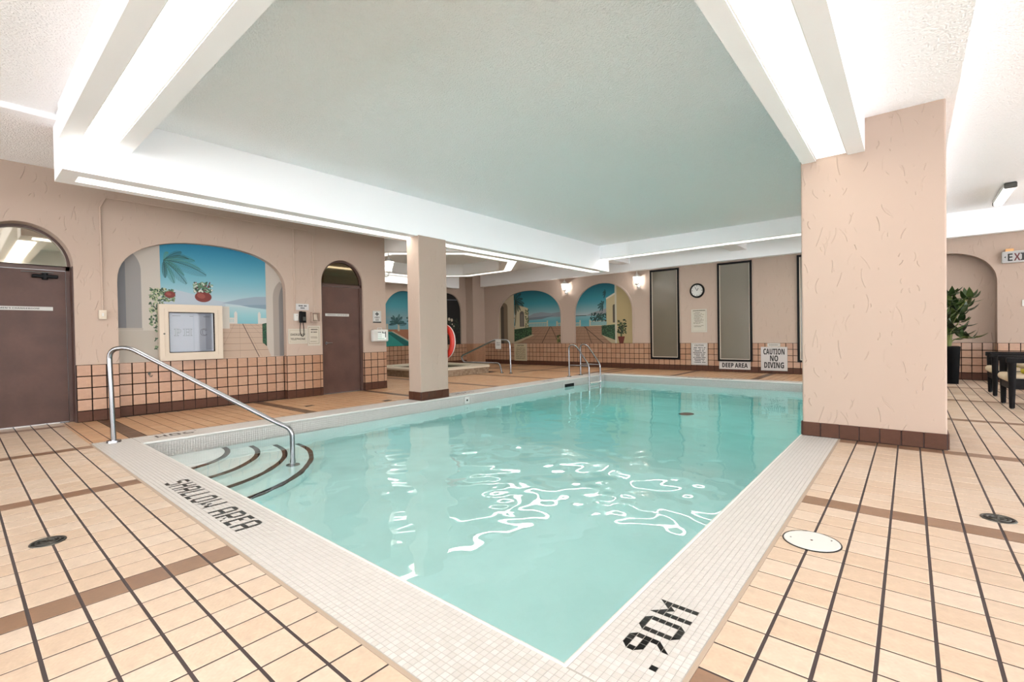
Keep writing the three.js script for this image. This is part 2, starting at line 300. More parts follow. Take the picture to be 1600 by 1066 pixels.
  [[0.80, 0.12], [1.10, 0.30], [1.385, 0.48], [1.67, 0.66]].forEach(([r, dep]) => {
    const y = WATER - dep, h = y - FLOOR + 0.1, wob = (a) => r * (1 + 0.012 * Math.cos(2 * a) * (a > 0 ? 1 : 1));
    const step = M('step', metric(new THREE.CylinderGeometry(r - 0.004, r - 0.004, h, 48, 1, false, 0, Math.PI / 2).translate(0, y - h / 2, 0)), mat.plaster, basin);
    step.rotation.y = Math.PI / 2; step.position.set(PX0, 0, PZ0);
    const ns = new THREE.Shape(); ns.absarc(0, 0, r, 0, Math.PI / 2, false); ns.absarc(0, 0, r - 0.055, Math.PI / 2, 0, true);
    const e = M('nosing_band', new THREE.ExtrudeGeometry(ns, { depth: 0.03, bevelEnabled: false, curveSegments: 48 }).rotateX(-Math.PI / 2), mat.blackTile, step);
    e.rotation.y = -Math.PI / 2; e.position.y = y - 0.024; // quarter ring along the tread's edge
  });
  // fittings
  const fit = tag(G('return_fitting', PX0 + 0.012, -0.10, -6.04, Math.PI / 2), 'small white square return fitting with dark hole in the pool wall', 'fitting');
  M('plate', rbox(0.12, 0.12, 0.014, 0.004), mat.white, fit); M('hole', cyl(0.018, 0.018, 0.006, 0, 0, 0).rotateX(Math.PI / 2).translate(0, 0, 0.008), mat.black, fit);
  const sk = tag(G('skimmer_slot', PX0 + 0.012, -0.135, -9.43, Math.PI / 2), 'dark skimmer slot in pool wall beside the ladder', 'skimmer');
  M('frame', rbox(0.46, 0.12, 0.014, 0.004), mat.white, sk); M('opening', rbox(0.4, 0.075, 0.01, 0.003, 0, 0, 0.006), mat.black, sk);
  const md = tag(G('main_drain', -3.5, DEEP, -9.6), 'dark round drain grate on the deep pool floor', 'drain');
  M('grate', cyl(0.16, 0.16, 0.03, 0, 0.015, 0), mat.black, md);

  // water: a solid body with a gently rippled top
  const w = PX1 - PX0 + 0.02, d = PZ0 - PZ1 + 0.02, hgt = 2.75, nx = 150, nz = 270;
  const wg = new THREE.BoxGeometry(w, hgt, d, nx, 1, nz).translate((PX0 + PX1) / 2, WATER - hgt / 2, (PZ0 + PZ1) / 2);
  const wp = wg.attributes.position, wn = wg.attributes.normal, waves = [];
  for (let k = 0; k < 34; k++) { const a = rr(0, Math.PI * 2), L = 0.16 * Math.pow(7, rnd()); waves.push([Math.cos(a) * 2 * Math.PI / L, Math.sin(a) * 2 * Math.PI / L, 0.00085 * L, rr(0, 6.28)]); }
  const patch = (x, z) => { let q = 0.33; for (const [cx, cz, s2, g2] of [[-2.6, -3.2, 1.0, 1.1], [-1.7, -3.6, 0.7, 0.9], [-3.9, -2.7, 0.7, 0.7], [-2.9, -5.0, 1.2, 0.4]]) q += g2 * Math.exp(-((x - cx) ** 2 + (z - cz) ** 2) / (2 * s2 * s2)); return q; };
  for (let i = 0; i < wp.count; i++) if (wp.getY(i) > WATER - 0.01 && wn.getY(i) > 0.5) {
    const x = wp.getX(i), z = wp.getZ(i), m = patch(x, z); let y = 0, gx = 0, gz = 0;
    for (const [kx, kz, a, ph] of waves) { const t2 = kx * x + kz * z + ph; y += a * Math.sin(t2); gx += a * kx * Math.cos(t2); gz += a * kz * Math.cos(t2); }
    wp.setY(i, WATER + y * m); const n = new THREE.Vector3(-gx * m, 1, -gz * m).normalize(); wn.setXYZ(i, n.x, n.y, n.z);
  }
  const water = M('pool_water', wg, mat.water); tag(water, 'clear turquoise pool water with gentle ripples', 'water'); water.userData.kind = 'stuff';
}

// ---------------------------------------------------------------- walls
// wall-local axes: x along the wall (to the right as seen from the pool), y up, z out of the wall
function arch(u0, u1, ys, yt, n = 2, seg = 28) { const c = (u0 + u1) / 2, a = (u1 - u0) / 2, b = yt - ys, o = []; for (let i = 0; i <= seg; i++) { const t = Math.PI * (1 - i / seg), cs = Math.cos(t), sn = Math.sin(t); o.push([c + a * Math.sign(cs) * Math.abs(cs) ** (2 / n), ys + b * Math.abs(sn) ** (2 / n)]); } return o; }
function wallShape(u0, u1, yb, yt, openings) { // openings cut up from the lower edge, left to right
  const s = [[u0, yb]]; for (const o of openings) { s.push([o.u0, yb]); s.push(...(o.ys ? arch(o.u0, o.u1, o.ys, o.yt, o.n) : [[o.u0, o.yt], [o.u1, o.yt]])); s.push([o.u1, yb]); } s.push([u1, yb], [u1, yt], [u0, yt]);
  return new THREE.Shape(s.map(([x, y]) => new THREE.Vector2(x, y)));
}
const slab = (shape, d, z0) => metric(new THREE.ExtrudeGeometry(shape, { depth: d, bevelEnabled: false, curveSegments: 40 }).translate(0, 0, z0));
function archPanel(o, yb, z) { // flat shape behind an opening, uv 0..1
  const s = new THREE.Shape([[o.u0, yb], ...arch(o.u0, o.u1, o.ys, o.yt, o.n), [o.u1, yb]].map(([x, y]) => new THREE.Vector2(x, y)));
  const g = new THREE.ExtrudeGeometry(s, { depth: 0.012, bevelEnabled: false }).translate(0, 0, z - 0.012), p = g.attributes.position, uv = g.attributes.uv;
  for (let i = 0; i < p.count; i++) uv.setXY(i, (p.getX(i) - o.u0) / (o.u1 - o.u0), (p.getY(i) - yb) / (o.yt - yb)); return g;
}
const WP = 0.1555, WY = 0.147, WTOP = WY + 4 * WP;
const wt0 = tileGeo(WP - 0.0115, WP - 0.0115, 0.012, 0.0035).rotateX(Math.PI / 2), bt0 = tileGeo(WP - 0.008, WY - 0.010, 0.012, 0.003).rotateX(Math.PI / 2);
function wainscot(parent, u0, u1, z, { ret = 0, skip, stuff } = {}) { // tiles from u0 to u1, faces at z
  const rest = [], restB = [];
  for (let u = u0; u < u1 - 0.012; u += WP) {
    const w = Math.min(WP, u1 - u), k = w / WP, cx = u + w / 2;
    for (let r = 0; r < 4; r++) {
      const cy = WY + (r + 0.5) * WP; if (skip && skip(cx, cy)) continue;
      if (stuff) { const c = lin(wallPeach[(rnd() * 5) | 0]); rest.push(colored(wt0.clone().scale(k, 1, 1).translate(cx, cy, z), c.r, c.g, c.b)); continue; }
      const m = M('wall_tile', wt0, wallMats[(rnd() * wallMats.length) | 0], parent); m.position.set(cx, cy, z + rr(-0.0005, 0.0005)); m.scale.x = k;
    }
    if (stuff) { restB.push(bt0.clone().scale(k, 1, 1).translate(cx, WY / 2, z + 0.004)); continue; }
    const b = M('base_tile', bt0, mat.brownTile, parent); b.position.set(cx, WY / 2, z + 0.004); b.scale.x = k;
  }
  if (stuff) { const m = M('wall_tile_field', mergeGeometries(rest), wallStuff, parent); m.userData.kind = 'stuff'; const b = M('base_tile_field', mergeGeometries(restB), mat.brownTile, parent); b.userData.kind = 'stuff'; }
}

// ---------------------------------------------------------------- painted murals
function sky(c, W, H, x0, x1, y0, y1, top, mid, low) { const g = c.createLinearGradient(0, y0 * H, 0, y1 * H); g.addColorStop(0, top); g.addColorStop(0.5, mid); g.addColorStop(1, low); c.fillStyle = g; c.fillRect(x0 * W, y0 * H, (x1 - x0) * W, (y1 - y0) * H); }
const poly = (c, W, H, pts, fill) => { c.fillStyle = fill; c.beginPath(); pts.forEach(([x, y], i) => (i ? c.lineTo(x * W, y * H) : c.moveTo(x * W, y * H))); c.closePath(); c.fill(); };
function frond(c, x, y, a, L, droop, col, wid) { // one palm frond, pixels
  const bxp = x + Math.cos(a) * L, byp = y + Math.sin(a) * L + droop, mx = x + Math.cos(a) * L * 0.55, my = y + Math.sin(a) * L * 0.55 - droop * 0.25;
  c.strokeStyle = col; c.lineWidth = wid; c.beginPath(); c.moveTo(x, y); c.quadraticCurveTo(mx, my, bxp, byp); c.stroke();
  for (let i = 2; i < 24; i++) { const t = i / 24, px = (1 - t) ** 2 * x + 2 * (1 - t) * t * mx + t * t * bxp, py = (1 - t) ** 2 * y + 2 * (1 - t) * t * my + t * t * byp, q = L * 0.27 * Math.sin(Math.PI * (0.15 + 0.8 * t)); for (const s of [-1, 1]) { c.lineWidth = wid * 0.42; c.beginPath(); c.moveTo(px, py); c.lineTo(px + Math.cos(a + s * 0.8) * q * 0.75, py + Math.sin(a + s * 0.8) * q * 0.75 + q * 0.35); c.stroke(); } }
}
function palm(c, x, y, L, cols, wid, from = 0, to = Math.PI * 2, n = 9) { for (let i = 0; i < n; i++) frond(c, x, y, from + (to - from) * (i + 0.5) / n + rr(-0.12, 0.12), L * rr(0.8, 1.1), L * rr(0.1, 0.35), cols[i % cols.length], wid); }
function leaves(c, x0, y0, x1, y1, n, cols, s) { for (let i = 0; i < n; i++) { c.fillStyle = cols[(rnd() * cols.length) | 0]; c.beginPath(); c.ellipse(rr(x0, x1), rr(y0, y1), s * rr(0.5, 1.2), s * rr(0.25, 0.6), rr(0, 3.1), 0, 6.3); c.fill(); } }
function pointed(c, W, H, x0, x1, yt, yb, fill) { const m = (x0 + x1) / 2; c.fillStyle = fill; c.beginPath(); c.moveTo(x0 * W, yb * H); c.lineTo(x0 * W, (yt + 0.17) * H); c.quadraticCurveTo(x0 * W, (yt + 0.06) * H, m * W, yt * H); c.quadraticCurveTo(x1 * W, (yt + 0.06) * H, x1 * W, (yt + 0.17) * H); c.lineTo(x1 * W, yb * H); c.fill(); }
function roundTop(c, W, H, x0, x1, yt, yb, fill) { const r = (x1 - x0) / 2 * W; c.fillStyle = fill; c.beginPath(); c.moveTo(x0 * W, yb * H); c.lineTo(x0 * W, yt * H + r); c.arc((x0 + x1) / 2 * W, yt * H + r, r, Math.PI, 0); c.lineTo(x1 * W, yb * H); c.fill(); }
function terrace(c, W, H, x0, x1, y0, vx, col, line, dark) {
  c.fillStyle = col; c.fillRect(x0 * W, y0 * H, (x1 - x0) * W, (1 - y0) * H); c.save(); c.beginPath(); c.rect(x0 * W, y0 * H, (x1 - x0) * W, (1 - y0) * H); c.clip();
  c.strokeStyle = line; for (let i = 0; i < 7; i++) { const y = y0 + (1 - y0) * (i / 7) ** 1.6; c.lineWidth = 1 + i * 0.35; c.beginPath(); c.moveTo(x0 * W, y * H); c.lineTo(x1 * W, y * H); c.stroke(); }
  for (let i = -9; i < 10; i++) { c.lineWidth = 1.2; c.beginPath(); c.moveTo((vx + i * 0.035) * W, y0 * H); c.lineTo((vx + i * 0.15) * W, H); c.stroke(); }
  c.strokeStyle = dark; c.lineWidth = 7; c.beginPath(); c.moveTo((vx + 0.02) * W, y0 * H); c.lineTo((vx + 0.13) * W, H); c.stroke(); c.restore();
}
function balusters(c, W, H, x0, x1, y0, y1, n, col) { c.fillStyle = col; c.fillRect(x0 * W, y0 * H, (x1 - x0) * W, 0.012 * H); c.fillRect(x0 * W, (y1 - 0.012) * H, (x1 - x0) * W, 0.012 * H); for (let i = 0; i <= n; i++) c.fillRect((x0 + (x1 - x0) * i / n) * W - 0.004 * W, y0 * H, 0.008 * W, (y1 - y0) * H); }
const greens = ['#2f5e45', '#3f7552', '#244c3a', '#6f9a72', '#8fae86'];
const muralSea = canvas(1400, 1090, (c, W, H) => {
  c.fillStyle = '#ddd2c6'; c.fillRect(0, 0, W, H);
  sky(c, W, H, 0.225, 0.875, 0, 0.56, '#1d8db6', '#7cc4d8', '#dfe9ee');
  poly(c, W, H, [[0.225, 0.46], [0.3, 0.4], [0.37, 0.42], [0.5, 0.47], [0.6, 0.49], [0.6, 0.56], [0.225, 0.56]], '#c9d6e2');
  poly(c, W, H, [[0.58, 0.5], [0.7, 0.455], [0.8, 0.43], [0.875, 0.425], [0.875, 0.53], [0.7, 0.515]], '#a8bccb');
  sky(c, W, H, 0.225, 0.875, 0.53, 0.69, '#c5e2e8', '#a5dbe4', '#8fd0dc');
  poly(c, W, H, [[0.7, 0.515], [0.875, 0.5], [0.875, 0.545], [0.76, 0.53]], '#93adbd');
  for (const x of [0.655, 0.815]) { c.fillStyle = '#eee7de'; c.fillRect(x * W, 0.585 * H, 0.02 * W, 0.1 * H); c.beginPath(); c.arc((x + 0.01) * W, 0.58 * H, 9, 0, 7); c.fill(); }
  balusters(c, W, H, 0.84, 0.875, 0.63, 0.685, 4, '#eee7de'); balusters(c, W, H, 0.6, 0.655, 0.63, 0.685, 5, '#eee7de');
  terrace(c, W, H, 0.225, 0.91, 0.685, 0.69, '#d9bda8', '#8f7565', '#6d5a50');
  poly(c, W, H, [[0.875, 0.675], [0.845, 0.685], [0.845, 0.86], [0.875, 0.9]], '#1f4a33'); leaves(c, 0.848 * W, 0.69 * H, 0.875 * W, 0.87 * H, 120, ['#2f6a48', '#3d7d56', '#1b3f2c'], 7);
  poly(c, W, H, [[0.875, 0], [1, 0], [1, 1], [0.905, 1], [0.875, 0.9]], '#dbcfc3');
  pointed(c, W, H, 0.925, 1.03, 0.27, 1, '#b6aaa0'); pointed(c, W, H, 0.968, 1.03, 0.31, 1, '#8f8a88');
  poly(c, W, H, [[0, 0], [0.225, 0], [0.225, 1], [0, 1]], '#ddd3c8');
  pointed(c, W, H, -0.005, 0.125, 0.1, 0.74, '#aaa6a4'); c.fillStyle = '#86878c'; c.fillRect(0, 0.2 * H, 0.047 * W, 0.53 * H); c.fillStyle = '#c9bfb4'; c.fillRect(0, 0.725 * H, 0.13 * W, 0.018 * H); c.fillStyle = '#ccc2b6'; c.fillRect(0, 0.745 * H, 0.225 * W, 0.26 * H);
  c.fillStyle = '#e9e1d6'; c.fillRect(0.225 * W, 0.53 * H, 0.4 * W, 0.2 * H);
  const hub = [0.245 * W, 0.16 * H], pg = ['#24564f', '#3a7a6a', '#5d9b88', '#1c4640'];
  c.save(); c.beginPath(); c.rect(0.225 * W, 0, W, H); c.clip();
  [[-0.75, 190, 40], [-0.35, 260, 70], [-0.12, 290, 95], [0.12, 340, 70], [0.75, 240, 40], [1.15, 190, 30], [-1.3, 120, 40], [1.5, 140, 20], [-0.55, 230, 90], [0.4, 170, 60]].forEach(([a, L, d], i) => frond(c, hub[0], hub[1], a, L, d, pg[i % 4], 4)); c.restore();
  leaves(c, 0.17 * W, 0.4 * H, 0.30 * W, 0.5 * H, 170, ['#3d5c45', '#6d8a62', '#c9cfa8', '#8aa17a', '#2c4634'], 14);
  leaves(c, 0.165 * W, 0.5 * H, 0.25 * W, 0.7 * H, 150, ['#4a6850', '#7d9670', '#c2caa6', '#37543f'], 14); leaves(c, 0.19 * W, 0.7 * H, 0.255 * W, 0.9 * H, 60, ['#4a6850', '#7d9670', '#37543f'], 13);
  for (const [x, y, r] of [[0.275, 0.445, 42], [0.465, 0.452, 70]]) { c.fillStyle = '#8c3b34'; c.beginPath(); c.ellipse(x * W, y * H, r, r * 0.72, 0, 0, 7); c.fill(); c.fillStyle = '#a9564b'; c.beginPath(); c.ellipse(x * W - r * 0.25, y * H - r * 0.12, r * 0.5, r * 0.35, 0.3, 0, 7); c.fill(); }
  c.fillStyle = '#7c332d'; c.fillRect(0.465 * W - 66, 0.452 * H - 52, 132, 14);
  leaves(c, 0.41 * W, 0.33 * H, 0.52 * W, 0.41 * H, 120, ['#2f5a44', '#5c8a6a', '#dfe6da', '#8fb094', '#7a3a44'], 16);
});
const muralVilla = canvas(1024, 680, (c, W, H) => {
  sky(c, W, H, 0, 1, 0, 0.5, '#0b6f7f', '#3f9fae', '#b9ccd0');
  poly(c, W, H, [[0.48, 0.5], [0.58, 0.44], [0.7, 0.42], [0.85, 0.45], [1, 0.43], [1, 0.53], [0.48, 0.55]], '#9aa4ad'); sky(c, W, H, 0, 1, 0.52, 0.7, '#8ec3cb', '#66b7c4', '#7cc0c8');
  poly(c, W, H, [[0.48, 0.52], [0.75, 0.5], [0.9, 0.49], [0.7, 0.55], [0.48, 0.56]], '#7d8a96');
  balusters(c, W, H, 0.5, 0.79, 0.61, 0.7, 12, '#d8cfb2'); c.fillStyle = '#d8cfb2'; c.fillRect(0.78 * W, 0.58 * H, 18, 80); c.fillRect(0.92 * W, 0.6 * H, 22, 70); balusters(c, W, H, 0.93, 1, 0.63, 0.7, 3, '#d8cfb2');
  terrace(c, W, H, 0.26, 1, 0.69, 0.82, '#b48c70', '#5f4636', '#4a372c'); c.strokeStyle = '#4a372c'; c.lineWidth = 8; c.beginPath(); c.moveTo(0.83 * W, 0.69 * H); c.lineTo(0.7 * W, H); c.stroke();
  poly(c, W, H, [[0.27, 0.26], [0.3, 0.24], [0.49, 0.33], [0.49, 0.72], [0.27, 0.75]], '#dfd2ae'); roundTop(c, W, H, 0.355, 0.425, 0.38, 0.68, '#6d6660'); c.fillStyle = '#887f74'; c.fillRect(0.375 * W, 0.44 * H, 30, 0.24 * H);
  leaves(c, 0.44 * W, 0.36 * H, 0.5 * W, 0.72 * H, 90, ['#33492f', '#59714a', '#8a8a5a'], 10);
  poly(c, W, H, [[0.26, 0.73], [0.545, 0.69], [0.545, 0.84], [0.26, 0.97]], '#1f3a24'); c.save(); c.beginPath(); c.moveTo(0.26 * W, 0.73 * H); c.lineTo(0.545 * W, 0.69 * H); c.lineTo(0.545 * W, 0.84 * H); c.lineTo(0.26 * W, 0.97 * H); c.clip(); leaves(c, 0.26 * W, 0.69 * H, 0.55 * W, 0.97 * H, 420, ['#3a6a3f', '#25452b', '#548050'], 9); c.restore();
  poly(c, W, H, [[0.26, 0.97], [0.56, 0.83], [0.58, 0.85], [0.3, 1], [0.26, 1]], '#cdbb98');
  c.strokeStyle = '#3b3a30'; c.lineWidth = 11; c.beginPath(); c.moveTo(0.27 * W, 0.66 * H); c.quadraticCurveTo(0.31 * W, 0.4 * H, 0.275 * W, 0.18 * H); c.stroke(); palm(c, 0.28 * W, 0.18 * H, 150, ['#14312c', '#1f473c', '#0f2723'], 5, -1.9, 1.7, 9);
  poly(c, W, H, [[0, 0], [0.26, 0], [0.26, 1], [0, 1]], '#d8c6a8'); roundTop(c, W, H, 0.03, 0.15, 0.2, 1, '#8d7a63'); roundTop(c, W, H, 0.03, 0.085, 0.26, 1, '#5c5145');
  leaves(c, 0.93 * W, 0.84 * H, 1.0 * W, 1 * H, 40, ['#4d5f33', '#7b8746', '#2f3f22'], 14);
});
const muralBay = canvas(880, 800, (c, W, H) => {
  sky(c, W, H, 0, 1, 0, 0.52, '#07697b', '#3a9cad', '#c3cfd2');
  poly(c, W, H, [[0.2, 0.52], [0.35, 0.47], [0.56, 0.42], [0.56, 0.54], [0.2, 0.55]], '#9fa3a8'); sky(c, W, H, 0, 1, 0.53, 0.72, '#93c6cd', '#62b5c2', '#79bfc8');
  balusters(c, W, H, 0.26, 0.56, 0.62, 0.71, 12, '#d8cfb2'); for (const x of [0.07, 0.25]) { c.fillStyle = '#d8cfb2'; c.fillRect(x * W, 0.6 * H, 20, 90); } balusters(c, W, H, 0, 0.07, 0.64, 0.71, 3, '#d8cfb2');
  leaves(c, 0.28 * W, 0.49 * H, 0.56 * W, 0.63 * H, 150, ['#1d4a48', '#2b625a', '#12302f'], 15);
  terrace(c, W, H, 0, 0.75, 0.71, 0.16, '#b48c70', '#5f4636', '#4a372c'); c.strokeStyle = '#4a372c'; c.lineWidth = 8; c.beginPath(); c.moveTo(0.15 * W, 0.71 * H); c.lineTo(0.5 * W, H); c.stroke();
  poly(c, W, H, [[0.555, 0.25], [0.71, 0.17], [0.71, 0.75], [0.555, 0.72]], '#d9c89c'); poly(c, W, H, [[0.55, 0.25], [0.71, 0.165], [0.71, 0.195], [0.555, 0.275]], '#eee6d2'); roundTop(c, W, H, 0.665, 0.72, 0.36, 0.66, '#5d5348');
  palm(c, 0.5 * W, 0.36 * H, 85, ['#123f42', '#1d5552'], 4, 1.6, 5.0, 7); palm(c, 0.55 * W, 0.16 * H, 60, ['#123f42'], 3, 1.8, 4.8, 5);
  poly(c, W, H, [[0.47, 0.71], [0.71, 0.69], [0.71, 0.96], [0.47, 0.86]], '#20402a'); c.save(); c.beginPath(); c.moveTo(0.47 * W, 0.7 * H); c.lineTo(0.71 * W, 0.69 * H); c.lineTo(0.71 * W, 0.95 * H); c.lineTo(0.47 * W, 0.86 * H); c.clip(); leaves(c, 0.47 * W, 0.69 * H, 0.71 * W, 0.96 * H, 380, ['#3a6a45', '#25452f', '#54805a'], 9); c.restore();
  poly(c, W, H, [[0.47, 0.86], [0.71, 0.95], [0.71, 1], [0.64, 1]], '#cdbb98');
  poly(c, W, H, [[0.705, 0], [1, 0], [1, 1], [0.705, 1]], '#cfb887'); c.fillStyle = '#ded7c0'; c.fillRect(0.7 * W, 0, 0.03 * W, H);
  c.strokeStyle = '#51492f'; c.lineWidth = 5; c.beginPath(); c.moveTo(0.81 * W, 0.9 * H); c.lineTo(0.83 * W, 0.66 * H); c.stroke(); leaves(c, 0.75 * W, 0.62 * H, 0.88 * W, 0.88 * H, 60, ['#35492c', '#56683a', '#222f1c'], 20);
  poly(c, W, H, [[0.745, 0.89], [0.86, 0.89], [0.835, 1], [0.77, 1]], '#7c3325');
});
const muralPool = canvas(640, 680, (c, W, H) => {
  sky(c, W, H, 0, 1, 0, 0.55, '#0c6f80', '#4aa0ae', '#a9bcc4'); sky(c, W, H, 0, 1, 0.5, 0.72, '#8fb6c4', '#7fb4c2', '#86b9c6');
  c.fillStyle = '#b8795a'; c.fillRect(0, 0.7 * H, W, 0.3 * H); poly(c, W, H, [[0, 0.74], [0.22, 0.74], [0.75, 1], [0, 1]], '#2ea59b'); poly(c, W, H, [[0.12, 0.76], [0.24, 0.75], [0.7, 1], [0.5, 1]], '#0d6f6a'); poly(c, W, H, [[0.2, 0.735], [0.25, 0.735], [0.82, 1], [0.75, 1]], '#d9cdb6');
  for (const x of [0.1, 0.35, 0.6, 0.85]) { c.fillStyle = '#d8cdb8'; c.fillRect(x * W, 0.6 * H, 26, 90); } palm(c, 0.33 * W, 0.6 * H, 130, ['#1b4a4e', '#275e5c'], 6, Math.PI, Math.PI * 2, 9); palm(c, 0.75 * W, 0.55 * H, 150, ['#1b4a4e', '#275e5c'], 6, Math.PI, Math.PI * 2, 9);
});
const muralNight = canvas(560, 680, (c, W, H) => {
  c.fillStyle = '#120f10'; c.fillRect(0, 0, W, H); c.strokeStyle = '#7d828a'; c.lineWidth = 12; c.beginPath(); c.moveTo(0, 0.14 * H); c.lineTo(W, 0.12 * H); c.moveTo(0.45 * W, 0.05 * H); c.lineTo(0.45 * W, 0.6 * H); c.stroke();
  poly(c, W, H, [[0.1, 0.2], [0.42, 0.16], [0.42, 0.34], [0.12, 0.37]], '#a0541f'); poly(c, W, H, [[0.1, 0.42], [0.4, 0.38], [0.42, 0.47], [0.1, 0.5]], '#8a2f1c');
  leaves(c, 0, 0.5 * H, W, H, 260, ['#1d2b20', '#2a3a2b', '#18201a', '#39432f'], 22); for (let i = 0; i < 9; i++) { c.fillStyle = '#e9dcc4'; c.beginPath(); c.arc(rr(0.2, 0.9) * W, rr(0.5, 0.68) * H, rr(10, 24), 0, 7); c.fill(); }
});
const paint = (cv) => S({ map: tex(cv), color: '#bebebe', roughness: 0.75 });

// ---------------------------------------------------------------- left wall (x = XL), seen from the pool
{
  const wl = str(G('wall_left', XL, 0, 0, Math.PI / 2), 'pink stucco wall with tiled wainscot, arched doors and mural niche', 'wall');
  const D1 = { u0: 0.10, u1: 1.05, ys: 2.08, yt: 2.60, n: 2 }, N = { u0: 1.5, u1: 3.83, ys: 1.9, yt: 2.585, n: 2.4 }, D2 = { u0: 4.5, u1: 5.39, ys: 2.145, yt: 2.59, n: 2 };
  M('stucco', slab(wallShape(-ZF, 5.92, WTOP, TOP + 0.1, [D1, N, D2]), 0.3, -0.3), mat.stucco, wl);
  const low = [[-ZF, D1.u0], [D1.u1, N.u0], [N.u1, D2.u0], [D2.u1, 5.92]];
  M('grout_bed', merge([...low.map(([a, b]) => bx(a, b, 0, WTOP, -0.3, 0.0005)), bx(N.u0 - 0.01, N.u1 + 0.01, 0, WTOP, -0.35, -0.1105)]), mat.wallGrout, wl);
  wainscot(wl, -0.9, D1.u0, 0.003); for (const [a, b] of low.slice(1)) wainscot(wl, a, b, 0.003);
  wainscot(wl, N.u0 + 0.006, N.u1 - 0.006, -0.108);
  // returns of the recess, tiled
  for (const [u, s] of [[N.u0, 1], [N.u1, -1]]) for (let r = 0; r < 4; r++) { const m = M('wall_tile', wt0, wallMats[r], wl); m.scale.x = 0.65; m.rotation.y = s * Math.PI / 2; m.position.set(u + s * 0.002, WY + (r + 0.5) * WP, -0.055); }
  for (const [u, s] of [[N.u0, 1], [N.u1, -1]]) { const m = M('base_tile', bt0, mat.brownTile, wl); m.scale.x = 0.65; m.rotation.y = s * Math.PI / 2; m.position.set(u + s * 0.004, WY / 2, -0.053); }
  for (const [u, s, k] of [[D1.u1, -1, 0.8], [D2.u1, -1, 0.55]]) { for (let r = 0; r < 4; r++) { const m = M('wall_tile', wt0, wallMats[(r + 2) % 5], wl); m.scale.x = k; m.rotation.y = s * Math.PI / 2; m.position.set(u + s * 0.002, WY + (r + 0.5) * WP, -0.09 * k - 0.006); } const b = M('base_tile', bt0, mat.brownTile, wl); b.scale.x = k; b.rotation.y = s * Math.PI / 2; b.position.set(u + s * 0.004, WY / 2, -0.09 * k - 0.006); }
  const back = M('niche_back', bx(N.u0 - 0.05, N.u1 + 0.05, WTOP, N.yt + 0.05, -0.3, -0.125), mat.stucco, wl);
  M('mural', archPanel(N, WTOP, -0.11), paint(muralSea), wl).userData.label = 'painted seaside terrace with palm fronds, red pots and blue sky';
  M('sill', bx(N.u0, N.u1, WTOP - 0.002, WTOP + 0.004, -0.12, -0.104), mat.conduit, wl);
  const ret = str(M('wall_partition', metric(bx(-13.2, XL - 0.002, 0, TOP + 0.1, -5.92, -5.72)), mat.stucco), 'pink stucco partition wall closing the spa bay', 'wall');

  // doors
  function doorUnit(name, o, z, header, leaf, glass, label, signDraw, signW, signU, handleU, closer) {
    const d = str(new THREE.Group(), label, 'door'); d.name = name; d.position.set(XL, 0, 0); d.rotation.y = Math.PI / 2; scene.add(d);
    const jamb = 0.05, fr = [bx(o.u0, o.u0 + jamb, 0, header, z - 0.04, z + 0.05), bx(o.u1 - jamb, o.u1, 0, header, z - 0.04, z + 0.05), bx(o.u0, o.u1, header - 0.045, header + 0.01, z - 0.04, z + 0.05)];
    const ao = [[o.u0, header], ...arch(o.u0, o.u1, Math.max(o.ys, header + 0.01), o.yt, o.n), [o.u1, header]].map(([x, y]) => new THREE.Vector2(x, y)), ring = new THREE.Shape(ao), t = 0.035;
    ring.holes.push(new THREE.Path([[o.u0 + t, header + 0.012], ...arch(o.u0 + t, o.u1 - t, Math.max(o.ys, header + 0.012), o.yt - t, o.n), [o.u1 - t, header + 0.012]].reverse().map(([x, y]) => new THREE.Vector2(x, y))));
    M('door_frame', merge([...fr.map(metric), slab(ring, 0.09, z - 0.04)]), mat.frame, d);
    if (z < -0.2) M('frame_lining', merge([bx(o.u1 - 0.012, o.u1, 0, header, z, -0.02), bx(o.u0, o.u0 + 0.012, 0, header, z, -0.02)].map(metric)), mat.frame, d);
    const gs = new THREE.Shape([[o.u0 + t, header], ...arch(o.u0 + t, o.u1 - t, Math.max(o.ys, header + 0.01), o.yt - t, o.n), [o.u1 - t, header]].map(([x, y]) => new THREE.Vector2(x, y)));
    M('transom_pane', new THREE.ExtrudeGeometry(gs, { depth: 0.008, bevelEnabled: false }).translate(0, 0, z + 0.005), glass, d);
    const lf = M('door_leaf', metric(bx(o.u0 + jamb + 0.003, o.u1 - jamb - 0.003, 0.008, header - 0.05, z - 0.03, z + 0.015)), mat.door, d);
    M('name_plate', rbox(signW, 0.05, 0.008, 0.003, signU, 1.525, z + 0.02), mat.white, lf);
    const sp = new THREE.PlaneGeometry(signW * 0.96, 0.042).translate(signU, 1.525, z + 0.0246);
    M('lettering', sp, S({ map: tex(canvas(1024, 96, signDraw)), color: '#bdbdbd', roughness: 0.6 }), lf);
    const hd = M('lever_handle', merge([cyl(0.026, 0.026, 0.012).rotateX(Math.PI / 2).translate(handleU, 0.98, z + 0.021), cyl(0.009, 0.009, 0.05).rotateX(Math.PI / 2).translate(handleU, 0.98, z + 0.045), rbox(0.11, 0.018, 0.014, 0.006, handleU + 0.045, 0.98, z + 0.068)]), mat.steel, lf);
    if (closer) { M('closer_body', merge([rbox(0.25, 0.045, 0.06, 0.015, closer, 1.95, z + 0.045), cyl(0.03, 0.03, 0.085, closer - 0.0, 1.95, z + 0.045)]), mat.black, lf); M('closer_arm', merge([rbox(0.3, 0.012, 0.02, 0.004, closer - 0.07, 2.0, z + 0.06), rbox(0.02, 0.05, 0.02, 0.004, closer, 1.98, z + 0.05)]), mat.steelDark, lf); }
